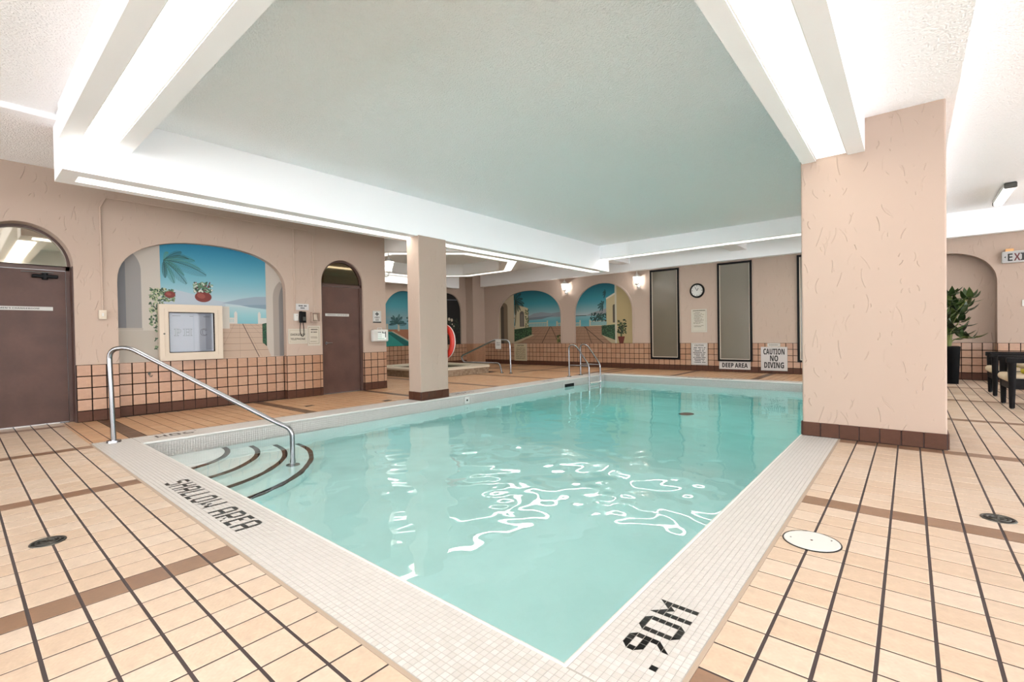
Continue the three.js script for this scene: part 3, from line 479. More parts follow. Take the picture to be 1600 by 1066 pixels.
    for (const y of [0.3, 1.1, 1.8]) M('hinge', cyl(0.008, 0.008, 0.1, closer ? o.u0 + jamb : o.u1 - jamb, y, z + 0.02, 12), mat.frame, lf);
    return d;
  }
  doorUnit('door_1', D1, -0.27, 2.085, null, mat.mirror, 'brown changeroom door with arched mirror-like transom and black closer', (c, W, H) => { c.fillStyle = '#f2f1ec'; c.fillRect(0, 0, W, H); c.fillStyle = '#3c3c3c'; c.font = 'bold 60px sans-serif'; c.textAlign = 'center'; c.textBaseline = 'middle'; c.fillText("MEN'S CHANGEROOM", W / 2, H / 2); }, 0.62, 0.56, 0.28, 0.80);
  doorUnit('door_2', D2, -0.1, 2.12, null, mat.darkGlass, 'brown door under a dark arched transom between telephone and first aid signs', (c, W, H) => { c.fillStyle = '#f2f1ec'; c.fillRect(0, 0, W, H); c.fillStyle = '#77787a'; for (let x = 70; x < W - 60; x += 22) if (rnd() < 0.8) c.fillRect(x, H * 0.32, 12, H * 0.34); }, 0.5, 4.86, 4.62, 0);

  // things on the left wall: local helper puts a thing at (u, y) on a plane z in front of the wall
  const at = (name, u, y, z = 0.004) => G(name, XL + z, y, -u, Math.PI / 2);
  const cs = tag(at('notice_case', 2.40, 1.20, -0.108), 'cream framed glass notice case with faint PHC letters on the mural', 'notice case');
  M('case_frame', merge([bx(-0.42, 0.42, 0.31, 0.425, 0, 0.09), bx(-0.42, 0.42, -0.425, -0.31, 0, 0.09), bx(-0.42, -0.30, -0.31, 0.31, 0, 0.09), bx(0.30, 0.42, -0.31, 0.31, 0, 0.09)]), mat.cream, cs);
  M('door_trim', merge([bx(-0.36, 0.36, 0.352, 0.36, 0.088, 0.096), bx(-0.36, 0.36, -0.36, -0.352, 0.088, 0.096), bx(-0.36, -0.352, -0.36, 0.36, 0.088, 0.096), bx(0.352, 0.36, -0.36, 0.36, 0.088, 0.096)]), mat.cream, cs);
  M('gasket', merge([bx(-0.305, 0.305, 0.298, 0.306, 0.05, 0.09), bx(-0.305, 0.305, -0.306, -0.298, 0.05, 0.09), bx(-0.306, -0.298, -0.3, 0.3, 0.05, 0.09), bx(0.298, 0.306, -0.3, 0.3, 0.05, 0.09)]), mat.black, cs);
  M('notice_board', new THREE.BoxGeometry(0.61, 0.61, 0.02).translate(0, 0, 0.02), S({ color: '#83868e', roughness: 0.7, map: tex(canvas(512, 512, (c, W, H) => { c.fillStyle = '#dfe2ea'; c.fillRect(0, 0, W, H); c.fillStyle = '#eef0f5'; c.fillRect(8, 20, 268, 470); c.fillRect(290, 20, 130, 470); c.fillStyle = '#c3c7d0'; c.fillRect(420, 20, 85, 470); c.fillStyle = '#55565c'; c.fillRect(50, 40, 90, 6); c.fillRect(240, 44, 40, 5); c.fillRect(400, 46, 70, 6); c.strokeStyle = '#5f636d'; c.lineWidth = 4; c.font = 'bold 125px serif'; c.textAlign = 'center'; [['P', 105], ['H', 215], ['C', 395]].forEach(([q, x]) => c.strokeText(q, x, 300)); })) }), cs);
  M('glass', bx(-0.305, 0.305, -0.305, 0.305, 0.068, 0.072), mat.caseGlass, cs); M('lock', cyl(0.012, 0.012, 0.012, 0, 0, 0, 16).rotateX(Math.PI / 2).translate(-0.365, -0.02, 0.095), mat.steelDark, cs);

  const cond = tag(at('conduit', 0, 0, 0.012), 'thin painted wall conduit running around the mural and down to switches', 'conduit');
  M('pipe', pipe([[1.335, 1.51, 0], [1.335, 3.06, 0], [4.345, 3.06, 0], [4.345, 1.57, 0]], 0.009, 0.02, 4), mat.conduit, cond); M('drop', cyl(0.009, 0.009, 1.49, 3.985, 2.31, 0, 10), mat.conduit, cond);
  const sw = tag(at('switch_box', 1.33, 1.447), 'small cream switch box at the end of the conduit beside mural', 'switch'); M('box', rbox(0.085, 0.125, 0.045, 0.006, 0, 0, 0.0225), mat.cream, sw); M('toggle', rbox(0.02, 0.045, 0.02, 0.004, 0, 0, 0.05), mat.white, sw);
  const ph = tag(at('wall_telephone', 4.105, 1.465), 'black wall telephone with hanging cord above the emergency telephone sign', 'telephone');
  M('body', merge([rbox(0.115, 0.2, 0.05, 0.012, 0.012, 0, 0.025), rbox(0.05, 0.03, 0.006, 0.002, 0.03, 0.07, 0.052)]), mat.black, ph); M('handset', merge([rbox(0.04, 0.2, 0.03, 0.012, -0.04, 0, 0.068), rbox(0.045, 0.05, 0.05, 0.012, -0.04, 0.08, 0.06), rbox(0.045, 0.05, 0.05, 0.012, -0.04, -0.08, 0.06)]), mat.black, ph);
  M('keypad', rbox(0.05, 0.07, 0.006, 0.002, 0.03, -0.03, 0.052), mat.steelDark, ph); M('cord', tube([[-0.045, -0.1, 0.05], [-0.05, -0.25, 0.045], [-0.03, -0.33, 0.04], [0.0, -0.35, 0.04], [0.02, -0.31, 0.04], [0.02, -0.2, 0.04], [0.015, -0.1, 0.03]], 0.006, 60), mat.black, ph);
  const jb = tag(at('phone_jack_box', 3.995, 1.462), 'white junction box fixed left of the wall telephone', 'box'); M('box', rbox(0.075, 0.125, 0.04, 0.005, 0, 0, 0.02), mat.white, jb); M('screw', cyl(0.006, 0.006, 0.004, 0, 0, 0, 10).rotateX(Math.PI / 2).translate(0.01, 0.03, 0.041), mat.steelDark, jb);
  const th = tag(at('thermostat_guard', 4.352, 1.467), 'clear thermostat guard box beside the brown door', 'thermostat'); M('guard', merge([bx(-0.08, 0.08, 0.078, 0.088, 0, 0.07), bx(-0.08, 0.08, -0.088, -0.078, 0, 0.07), bx(-0.08, -0.07, -0.08, 0.08, 0, 0.07), bx(0.07, 0.08, -0.08, 0.08, 0, 0.07)]), mat.conduit, th); M('thermostat', rbox(0.07, 0.11, 0.03, 0.006, 0.005, 0, 0.016), mat.cream, th); M('cover', bx(-0.075, 0.075, -0.083, 0.083, 0.068, 0.071), mat.clear, th);
  // printed signs
  signOn('emergency_telephone_sign', XL, 1.118, -4.032, Math.PI / 2, 0.345, 0.27, '#eee2cf', (c, W, H) => { c.strokeStyle = '#8a7f72'; c.lineWidth = 4; c.strokeRect(W * 0.07, H * 0.09, W * 0.86, H * 0.8); c.fillStyle = '#1f1a18'; c.font = 'bold 80px sans-serif'; c.textAlign = 'center'; c.fillText('EMERGENCY', W / 2, H * 0.46, W * 0.8); c.fillText('TELEPHONE', W / 2, H * 0.76, W * 0.8); }, 'cream EMERGENCY TELEPHONE sign under the black wall telephone');
  signOn('phone_notice', XL, 1.125, -4.335, Math.PI / 2, 0.245, 0.37, '#eee2cf', (c, W, H) => { c.strokeStyle = '#5b524c'; c.lineWidth = 7; c.strokeRect(W * 0.09, H * 0.07, W * 0.8, H * 0.83); c.fillStyle = '#57504b'; scribble(c, W * 0.2, H * 0.15, W * 0.6, H * 0.06, 1, 11); scribble(c, W * 0.25, H * 0.29, W * 0.5, H * 0.055, 1, 12); c.fillStyle = '#8f857b'; scribble(c, W * 0.22, H * 0.55, W * 0.55, H * 0.03, 2, 13); scribble(c, W * 0.18, H * 0.78, W * 0.62, H * 0.03, 1, 14); }, 'cream bordered notice hung beside the emergency telephone sign');
  signOn('small_phone_label', XL, 1.652, -4.125, Math.PI / 2, 0.24, 0.115, '#f1f0f2', (c, W, H) => { c.fillStyle = '#3f3f44'; scribble(c, W * 0.16, H * 0.22, W * 0.68, H * 0.2, 1, 21); scribble(c, W * 0.32, H * 0.58, W * 0.36, H * 0.2, 1, 22); }, 'small white printed label above the wall telephone');
  signOn('first_aid_sign', XL, 1.50, -5.70, Math.PI / 2, 0.2, 0.25, '#f3f3f1', (c, W, H) => { c.strokeStyle = '#4d4d52'; c.lineWidth = 5; c.strokeRect(W * 0.06, H * 0.04, W * 0.88, H * 0.82); c.fillStyle = '#26252a'; c.fillRect(W * 0.44, H * 0.1, W * 0.12, H * 0.32); c.fillRect(W * 0.28, H * 0.2, W * 0.44, H * 0.11); c.font = 'bold 96px sans-serif'; c.textAlign = 'center'; c.fillText('FIRST', W / 2, H * 0.625, W * 0.72); c.fillText('AID', W / 2, H * 0.825, W * 0.6); c.fillRect(0, H * 0.9, W, H * 0.1); }, 'white FIRST AID sign with black cross on the wall end');
  const aid = tag(at('first_aid_box', 5.72, 1.11), 'white first aid case with printed panel below the FIRST AID sign', 'first aid box'); M('case', rbox(0.37, 0.25, 0.11, 0.03, 0, 0, 0.055), mat.white, aid); M('handle', tube([[-0.05, 0.125, 0.055], [-0.05, 0.155, 0.055], [0.05, 0.155, 0.055], [0.05, 0.125, 0.055]], 0.008, 30, false, 0.1), mat.white, aid);
  M('printed_panel', new THREE.PlaneGeometry(0.2, 0.16).translate(0.02, 0, 0.1105), S({ roughness: 0.6, map: tex(canvas(256, 200, (c, W, H) => { c.fillStyle = '#dfe7e4'; c.fillRect(0, 0, W, H); c.fillStyle = '#2b2b30'; c.fillRect(0, 8, 110, 16); c.fillRect(135, 0, 30, 40); c.fillRect(225, 0, 25, 150); c.fillRect(160, 20, 70, 20); c.fillStyle = '#8fa09c'; for (let y = 45; y < 190; y += 22) c.fillRect(0, y, 120, 6); c.fillStyle = '#2f8f72'; c.fillRect(0, 172, 200, 10); })) }), aid);
  const hk = tag(at('towel_hook', 1.86, 0.575, -0.108), 'small steel hook on the wall tiles under the mural', 'hook'); M('plate', cyl(0.018, 0.018, 0.006, 0, 0, 0, 16).rotateX(Math.PI / 2).translate(0, 0.02, 0.004), mat.steelDark, hk); M('prong', tube([[0, 0.03, 0.006], [0, 0.03, 0.03], [0.0, -0.01, 0.035], [0.015, -0.025, 0.045], [0.028, 0.0, 0.05]], 0.005, 30), mat.steelDark, hk);
}
function scribble(c, x, y, w, h, lines, s) { let q = s * 7919; const r = () => { q = (q * 1664525 + 1013904223) >>> 0; return q / 4294967296; }; for (let l = 0; l < lines; l++) { let px = x + r() * w * 0.08; while (px < x + w) { const k = h * (0.5 + r() * 0.9); if (r() < 0.86) c.fillRect(px, y + l * h * 1.7, Math.min(k, x + w - px) * 0.8, h); px += k; } } }
function signOn(name, x, y, z, ry, w, h, bg, draw, label, t = 0.008, gap = 0.001) {
  const s = tag(G(name, x + Math.sin(ry) * gap, y, z + Math.cos(ry) * gap, ry), label, 'sign'); M('panel', rbox(w, h, t, 0.002, 0, 0, t / 2), S({ color: '#a9a6a0', roughness: 0.5 }), s);
  const W = w > h ? 512 : Math.round(512 * w / h), H = w > h ? Math.round(512 * h / w) : 512;
  M('print', new THREE.PlaneGeometry(w * 0.98, h * 0.98).translate(0, 0, t + 0.0006), S({ color: '#bdbdbd', roughness: 0.55, map: tex(canvas(W, H, (c) => { c.fillStyle = bg; c.fillRect(0, 0, W, H); draw(c, W, H); })) }), s); return s;
}

// ---------------------------------------------------------------- back wall, spa bay walls, right room wall, outer shell
{
  const A1 = { u0: -11.93, u1: -9.07, ys: 1.72, yt: 2.66, n: 2.2 }, A2 = { u0: -8.51, u1: -6.45, ys: 1.72, yt: 2.68, n: 2.1 };
  const W = [[-5.86, -5.0], [-3.96, -3.11], [-2.10, -1.25]];
  const wb = str(G('wall_back', 0, 0, ZB), 'pink stucco back wall with two painted arches and tiled wainscot', 'wall');
  M('stucco', slab(wallShape(-13.2, 0.3, WTOP, TOP + 0.1, [A1, A2]), 0.25, -0.25), mat.stucco, wb);
  M('grout_bed', bx(-13.2, 0.3, 0, WTOP, -0.25, 0.0005), mat.wallGrout, wb);
  const signs = [[-4.68, -4.24], [-2.9, -2.33]];
  wainscot(wb, -12.62, -1.2, 0.003, { skip: (u, y) => W.some(([a, b]) => u > a + 0.08 && u < b - 0.08 && y > 0.37) });
  for (const [o, cv, lab] of [[A1, muralVilla, 'painted villa, palm and terrace above a blue bay'], [A2, muralBay, 'painted terrace by a bay with hedge and potted plant']]) {
    M('mural', archPanel(o, WTOP, -0.06), paint(cv), wb).userData.label = lab;
    const out = new THREE.Shape([[o.u0 - 0.05, WTOP], ...arch(o.u0 - 0.05, o.u1 + 0.05, o.ys, o.yt + 0.05, o.n), [o.u1 + 0.05, WTOP]].map(([x, y]) => new THREE.Vector2(x, y)));
    out.holes.push(new THREE.Path([[o.u0, WTOP], ...arch(o.u0, o.u1, o.ys, o.yt, o.n), [o.u1, WTOP]].reverse().map(([x, y]) => new THREE.Vector2(x, y))));
    M('arch_trim', slab(out, 0.02, -0.004), mat.stucco, wb);
  }
  W.forEach(([a, b], i) => {
    const w = str(new THREE.Group(), ['tall frosted window right of the painted bay arch, black frame', 'tall frosted window above the DEEP AREA sign, black frame', 'tall frosted window beside the NO DIVING sign, black frame'][i], 'window'); w.name = 'window_' + (i + 1); w.position.set(0, 0, ZB); scene.add(w);
    const y0 = [0.31, 0.285, 0.30][i], y1 = 2.91, t = 0.05;
    M('window_frame', merge([bx(a, a + t, y0, y1, 0.004, 0.05), bx(b - t, b, y0, y1, 0.004, 0.05), bx(a + t, b - t, y1 - t, y1, 0.004, 0.05), bx(a + t, b - t, y0, y0 + t, 0.004, 0.05)]), mat.black, w);
    M('pane', bx(a + t, b - t, y0 + t, y1 - t, 0.006, 0.022), mat.frost, w);
    M('bead', merge([bx(a + t, a + t + 0.018, y0 + t, y1 - t, 0.02, 0.034), bx(b - t - 0.018, b - t, y0 + t, y1 - t, 0.02, 0.034), bx(a + t, b - t, y0 + t, y0 + t + 0.018, 0.02, 0.034)]), mat.cream, w);
    M('plaster_edge', merge([bx(a - 0.035, a, 0.78, y1 + 0.03, 0, 0.02), bx(b, b + 0.035, 0.78, y1 + 0.03, 0, 0.02)]), mat.stucco, w);
  });
  const zs = ZB + 0.01;
  const big = (c, W2, H, lines, f) => { c.fillStyle = '#1d191b'; c.textAlign = 'center'; lines.forEach(([t, y, s]) => { c.font = `bold ${s}px sans-serif`; const k = Math.min(f || 0.66, W2 * 0.84 / c.measureText(t).width); c.save(); c.translate(W2 / 2, y * H); c.scale(k, 1); c.fillText(t, 0, 0); c.lineWidth = 5; c.strokeStyle = '#1d191b'; c.strokeText(t, 0, 0); c.restore(); }); };
  signOn('deep_area_sign', -3.548, 0.183, zs, 0, 0.775, 0.215, '#ece6e2', (c, W2, H) => big(c, W2, H, [['DEEP AREA', 0.78, 106]], 0.8), 'white DEEP AREA sign low on wall under frosted window', 0.012);
  signOn('no_diving_sign', -2.617, 0.372, zs, 0, 0.595, 0.6, '#efe9e6', (c, W2, H) => big(c, W2, H, [['CAUTION', 0.31, 170], ['NO', 0.6, 170], ['DIVING', 0.89, 170]]), 'white CAUTION NO DIVING sign near the floor', 0.012);
  signOn('small_strip_sign', -2.62, 0.722, zs, 0, 0.29, 0.085, '#efe9e0', (c, W2, H) => { c.fillStyle = '#7a7470'; scribble(c, W2 * 0.1, H * 0.4, W2 * 0.8, H * 0.22, 1, 31); }, 'small strip label above the CAUTION NO DIVING sign', 0.012);
  signOn('caution_rules_sign', -4.46, 0.468, zs, 0, 0.44, 0.61, '#efe9e4', (c, W2, H) => { c.strokeStyle = '#5e5856'; c.lineWidth = 3; c.strokeRect(W2 * 0.05, H * 0.03, W2 * 0.9, H * 0.94); c.fillStyle = '#2c2829'; c.font = 'bold 48px sans-serif'; c.textAlign = 'center'; c.fillText('CAUTION', W2 / 2, H * 0.13, W2 * 0.7); for (let i = 0; i < 10; i++) scribble(c, W2 * (0.1 + (i % 3) * 0.05), H * (0.19 + i * 0.075), W2 * (0.8 - (i % 3) * 0.1), H * 0.036, 1, 40 + i); }, 'white CAUTION rules sign on tiles between two frosted windows', 0.012);
  signOn('pool_regulations_sign', -4.46, 1.39, zs - 0.008, 0, 0.425, 0.64, '#efe7d6', (c, W2, H) => { c.strokeStyle = '#8f877a'; c.lineWidth = 2; c.strokeRect(W2 * 0.07, H * 0.07, W2 * 0.86, H * 0.88); c.fillStyle = '#3c3734'; scribble(c, W2 * 0.08, H * 0.04, W2 * 0.84, H * 0.03, 1, 60); c.fillStyle = '#6a635c'; for (let i = 0; i < 14; i++) if (i !== 11) scribble(c, W2 * 0.13, H * (0.13 + i * 0.048), W2 * (0.45 + 0.3 * ((i * 7) % 5) / 5), H * 0.018, 1, 61 + i); }, 'cream pool regulations notice on stucco below the clock');
  signOn('spa_caution_sign', -10.84, 0.448, zs, 0, 0.58, 0.62, '#e3d2ab', (c, W2, H) => { c.fillStyle = '#3a322a'; c.font = 'bold 62px sans-serif'; c.textAlign = 'center'; c.fillText('CAUTION', W2 / 2, H * 0.14, W2 * 0.55); c.fillStyle = '#6b5d48'; for (let i = 0; i < 12; i++) scribble(c, W2 * 0.1, H * (0.22 + i * 0.06), W2 * 0.8, H * 0.026, 1, 80 + i); }, 'tan CAUTION sign on tiles under the painted villa arch', 0.012);
  const ck = tag(G('wall_clock', -4.50, 2.225, ZB + 0.002), 'round wall clock with black rim and white face', 'clock');
  M('rim', new THREE.LatheGeometry([[0.15, 0], [0.2, 0], [0.2, 0.03], [0.185, 0.05], [0.165, 0.05], [0.155, 0.035]].map(([x, y]) => new THREE.Vector2(x, y)), 48).rotateX(Math.PI / 2), mat.black, ck); M('face', cyl(0.165, 0.165, 0.03, 0, 0, 0, 48).rotateX(Math.PI / 2).translate(0, 0, 0.016), mat.white, ck);
  for (let i = 0; i < 12; i++) { const a = i * Math.PI / 6, L = i % 3 ? 0.018 : 0.03; M('hour_mark', new THREE.BoxGeometry(i % 3 ? 0.008 : 0.014, L, 0.003).translate(0, 0.132, 0).rotateZ(-a).translate(0, 0, 0.033), mat.black, ck); }
  M('hour_hand', new THREE.BoxGeometry(0.012, 0.085, 0.003).translate(0, 0.035, 0).rotateZ(-0.55).translate(0, 0, 0.036), mat.black, ck); M('minute_hand', new THREE.BoxGeometry(0.009, 0.125, 0.003).translate(0, 0.052, 0).rotateZ(0.48).translate(0, 0, 0.039), mat.black, ck);

  // pier in the corner of the spa bay
  const pr = str(G('wall_pier'), 'pink stucco corner pier beside the dark mural arch', 'wall'); M('stucco', metric(bx(-13.0, -12.62, WTOP, TOP, ZB + 0.002, -12.7)), mat.stucco, pr); M('tiled_base', metric(bx(-13.0, -12.612, 0, WTOP, ZB + 0.002, -12.692)), wallMats[1], pr);
  // spa bay west wall (x = -13)
  const ww = str(G('wall_spa', -13.0, 0, 0, Math.PI / 2), 'pink stucco wall of the spa bay with two mural arches', 'wall');
  const B1 = { u0: 8.95, u1: 10.75, ys: 1.6, yt: 2.62, n: 2.1 }, B2 = { u0: 10.98, u1: 12.45, ys: 1.9, yt: 2.66, n: 2.4 };
  M('stucco', slab(wallShape(5.7, 13.5, WTOP, TOP + 0.1, [B1, B2]), 0.25, -0.25), mat.stucco, ww); M('grout_bed', bx(5.7, 13.5, 0, WTOP, -0.25, 0.0005), mat.wallGrout, ww);
  wainscot(ww, 5.93, 12.7, 0.003, { stuff: true });
  M('mural', archPanel(B1, WTOP, -0.06), paint(muralPool), ww).userData.label = 'painted turquoise pool and agave by the sea'; M('mural', archPanel(B2, WTOP, -0.06), paint(muralNight), ww).userData.label = 'dark painted scene with flowers and orange shapes';
  for (const o of [B1, B2]) M('niche_back', bx(o.u0 - 0.05, o.u1 + 0.05, WTOP, o.yt + 0.05, -0.25, -0.075), mat.stucco, ww);
  for (const o of [A1, A2]) M('niche_back', bx(o.u0 - 0.05, o.u1 + 0.05, WTOP, o.yt + 0.05, -0.25, -0.075), mat.stucco, wb);

  // right room: back wall stands slightly forward, with a plain arched niche
  const wr = str(G('wall_right_back', 0, 0, -13.18), 'pink stucco wall with plain arched niche in the seating area', 'wall');
  const RN = { u0: -0.2, u1: 1.31, ys: 1.95, yt: 2.60, n: 2.2 };
  M('stucco', slab(wallShape(-0.5, XR + 0.2, WTOP, TOP + 0.1, [RN]), 0.2, -0.2), mat.stucco, wr); M('niche_back', metric(bx(-0.5, 1.5, WTOP, 2.75, -0.5, -0.32)), mat.stucco, wr); M('niche_soffit', metric(bx(-0.5, 1.5, 2.61, 2.75, -0.34, -0.19)), mat.stucco, wr);
  M('grout_bed', merge([bx(RN.u1, XR + 0.2, 0, WTOP, -0.35, 0.0005), bx(-0.5, RN.u1 + 0.1, 0, WTOP, -0.5, -0.3195), bx(-0.5, RN.u0, 0, WTOP, -0.35, 0.0005)]), mat.wallGrout, wr);
  wainscot(wr, RN.u1, 2.9, 0.003); wainscot(wr, 0.35, RN.u1 - 0.004, -0.317);
  for (let k = 0; k < 2; k++) for (let r = 0; r < 4; r++) { const m = M('wall_tile', wt0, wallMats[(r + k) % 5], wr); m.rotation.y = -Math.PI / 2; m.position.set(RN.u1 - 0.002, WY + (r + 0.5) * WP, -0.085 - k * WP); }
  M('niche_jamb', metric(bx(RN.u1, RN.u1 + 0.15, WTOP, 2.7, -0.34, -0.19)), mat.stucco, wr);
  // outer shell: front wall behind the camera and window wall on the right
  const wf = str(G('wall_front', 0, 0, ZF), 'pink stucco wall with daylight windows opposite the painted arches', 'wall');
  const fp = [bx(XL - 0.3, -7.0, 0, TOP + 0.1, 0, 0.2), bx(-7.0, XR + 0.2, 0, 0.5, 0, 0.2), bx(-7.0, XR + 0.2, 2.9, TOP + 0.1, 0, 0.2)]; for (let x = -4.6; x < XR; x += 2.85) fp.push(bx(x, x + 0.45, 0.5, 2.9, 0, 0.2)); fp.push(bx(XR - 0.2, XR + 0.2, 0.5, 2.9, 0, 0.2));
  M('stucco', metric(merge(fp)), mat.stucco, wf);
  const w5 = str(new THREE.Group(), 'clear window panes in the wall opposite the painted arches', 'window'); w5.name = 'window_5'; w5.position.set(0, 0, ZF + 0.1); scene.add(w5);
  for (const x of [-7.0, -4.15, -1.3, 1.55, 4.4]) M('pane', bx(x, x + 2.4, 0.5, 2.9, -0.003, 0.003), mat.clear, w5);
  const we = str(G('wall_right', XR, 0, 0), 'wall of tall daylight windows along the seating area', 'wall');
  const piers = []; for (let z = -13.4; z < ZF - 0.6; z += 2.85) piers.push(bx(0, 0.2, 0, TOP + 0.1, z, z + 0.45)); piers.push(bx(0, 0.2, 0, TOP + 0.1, ZF - 0.2, ZF + 0.2));
  M('stucco', metric(merge([bx(0, 0.2, 0, 0.5, -13.4, ZF), bx(0, 0.2, 2.9, TOP + 0.1, -13.4, ZF), ...piers])), mat.stucco, we);
  const w4 = str(new THREE.Group(), 'clear window panes along the daylight wall', 'window'); w4.name = 'window_4'; w4.position.set(XR + 0.1, 0, 0); scene.add(w4);
  for (let z = -12.95; z + 2.4 < ZF; z += 2.85) M('pane', bx(-0.003, 0.003, 0.5, 2.9, z, z + 2.4), mat.clear, w4);
}

// ---------------------------------------------------------------- ceilings, beams, columns
{
  str(M('ceiling', metric(bx(-13.2, XR + 0.2, TOP, TOP + 0.25, -13.6, ZF + 0.2)), mat.ceiling), 'white textured ceiling above the pool', 'ceiling');
  str(M('ceiling_panel', metric(bx(-13.2, -6.6, 3.33, TOP + 0.01, -5.9, ZF)), mat.ceiling), 'lower white ceiling over the aisle by the changeroom doors', 'ceiling');
  str(M('ceiling_panel', metric(merge([bx(0.32, XR, TOP - 0.012, TOP + 0.01, -13.1, ZF), bx(-6.6, 0.32, TOP - 0.012, TOP + 0.01, -0.7, ZF)])), mat.ceiling), 'off white textured ceiling over the seating area', 'ceiling');
  const beam = (geo, label, m = mat.beam) => str(M('ceiling_beam', metric(geo), m), label, 'beam');
  const bl = (x0, x1, y0, y1, z0, z1, l0, l1, along) => { // beam with a slot for a lamp along its underside
    const e = 0.03; // slot depth
    return along === 'z' ? merge([bx(x0, x1, y0 + e, y1, z0, z1), bx(x0, l0, y0, y0 + e, z0, z1), bx(l1, x1, y0, y0 + e, z0, z1)]) : merge([bx(x0, x1, y0 + e, y1, z0, z1), bx(x0, x1, y0, y0 + e, z0, l0), bx(x0, x1, y0, y0 + e, l1, z1)]);
  };
  beam(merge([bl(-6.84, -6.28, 2.765, TOP + 0.02, -11.45, -0.86, -6.70, -6.47, 'z'), bx(-6.84, -6.28, 2.765, TOP + 0.02, -0.86, -0.72), bx(-6.84, -6.28, 2.765, TOP + 0.02, -11.6, -11.45)]), 'long white ceiling beam over the changeroom side of the pool');
  beam(bl(-0.835, -0.32, 2.775, TOP + 0.02, -12.0, ZF, -0.715, -0.455, 'z'), 'white ceiling beam running over the wide stucco column');
  beam(bl(-6.28, -0.835, 3.06, TOP + 0.02, -11.55, -11.12, -11.44, -11.22, 'x'), 'white ceiling beam crossing above the deep end');
  beam(bl(-6.28, -0.835, 3.06, TOP + 0.02, -1.255, -0.70, -1.11, -0.845, 'x'), 'white ceiling beam crossing above the shallow end');
  str(M('ceiling_soffit', metric(bx(-0.32, 0.32, 3.09, TOP + 0.02, -13.1, ZF)), mat.ceiling), 'dropped textured soffit along the seating side', 'ceiling');
  beam(bx(-12.64, -0.3, 2.945, TOP + 0.02, ZB + 0.003, -13.12), 'white beam along the top of the back wall');
  beam(bx(-13.0, -12.72, 2.83, TOP + 0.02, -12.1, -5.95), 'beam along the top of the spa bay wall');
  beam(bx(0.32, XR, 2.9, TOP + 0.02, -13.15, -12.98), 'white beam above the seating area niche');
  beam(bx(-3.55, -3.18, 3.16, TOP + 0.02, -13.12, -11.55), 'short white cross beam joining the deep end beam to the wall');
  beam(bx(-6.75, -6.42, 3.16, TOP + 0.02, -13.12, -11.6), 'short cross beam behind the end of the long beam');
  // columns
  const base = (g, x0, x1, z0, z1) => { // brown base tiles on the faces that show
    const w = 0.1525; let n = Math.round((x1 - x0) / w), k = (x1 - x0) / n;
    for (let i = 0; i < n; i++) { const m = M('base_tile', bt0, mat.brownTile, g); m.scale.x = k / WP; m.position.set(x0 + (i + 0.5) * k, WY / 2, z1 + 0.014); }
    for (const [x, s] of [[x0 - 0.014, -1], [x1 + 0.014, 1]]) { n = Math.max(1, Math.round((z1 - z0) / w)); k = (z1 - z0) / n; for (let i = 0; i < n; i++) { const m = M('base_tile', bt0, mat.brownTile, g); m.scale.x = k / WP; m.rotation.y = s * Math.PI / 2; m.position.set(x, WY / 2, z0 + (i + 0.5) * k); } }
  };
  const c1 = tag(G('stucco_column'), 'wide pale pink stucco column with brown tile base beside the pool', 'column');
  M('shaft', metric(rbox(1.10, 3.1, 1.05, 0.018, -0.30, 1.55, -6.16)), mat.stucco, c1); base(c1, -0.85, 0.25, -6.685, -5.635);
  M('base_bed', bx(-0.853, 0.253, 0, 0.14, -6.69, -5.63), mat.grout, c1);
  const c2 = tag(G('stucco_column'), 'slender pale stucco column standing on the white coping', 'column');
  M('shaft', metric(rbox(0.32, 2.78, 0.62, 0.015, -6.43, 1.39, -5.355)), mat.stucco, c2); base(c2, -6.59, -6.27, -5.665, -5.045); M('base_bed', bx(-6.593, -6.267, 0, 0.14, -5.668, -5.042), mat.grout, c2);
}

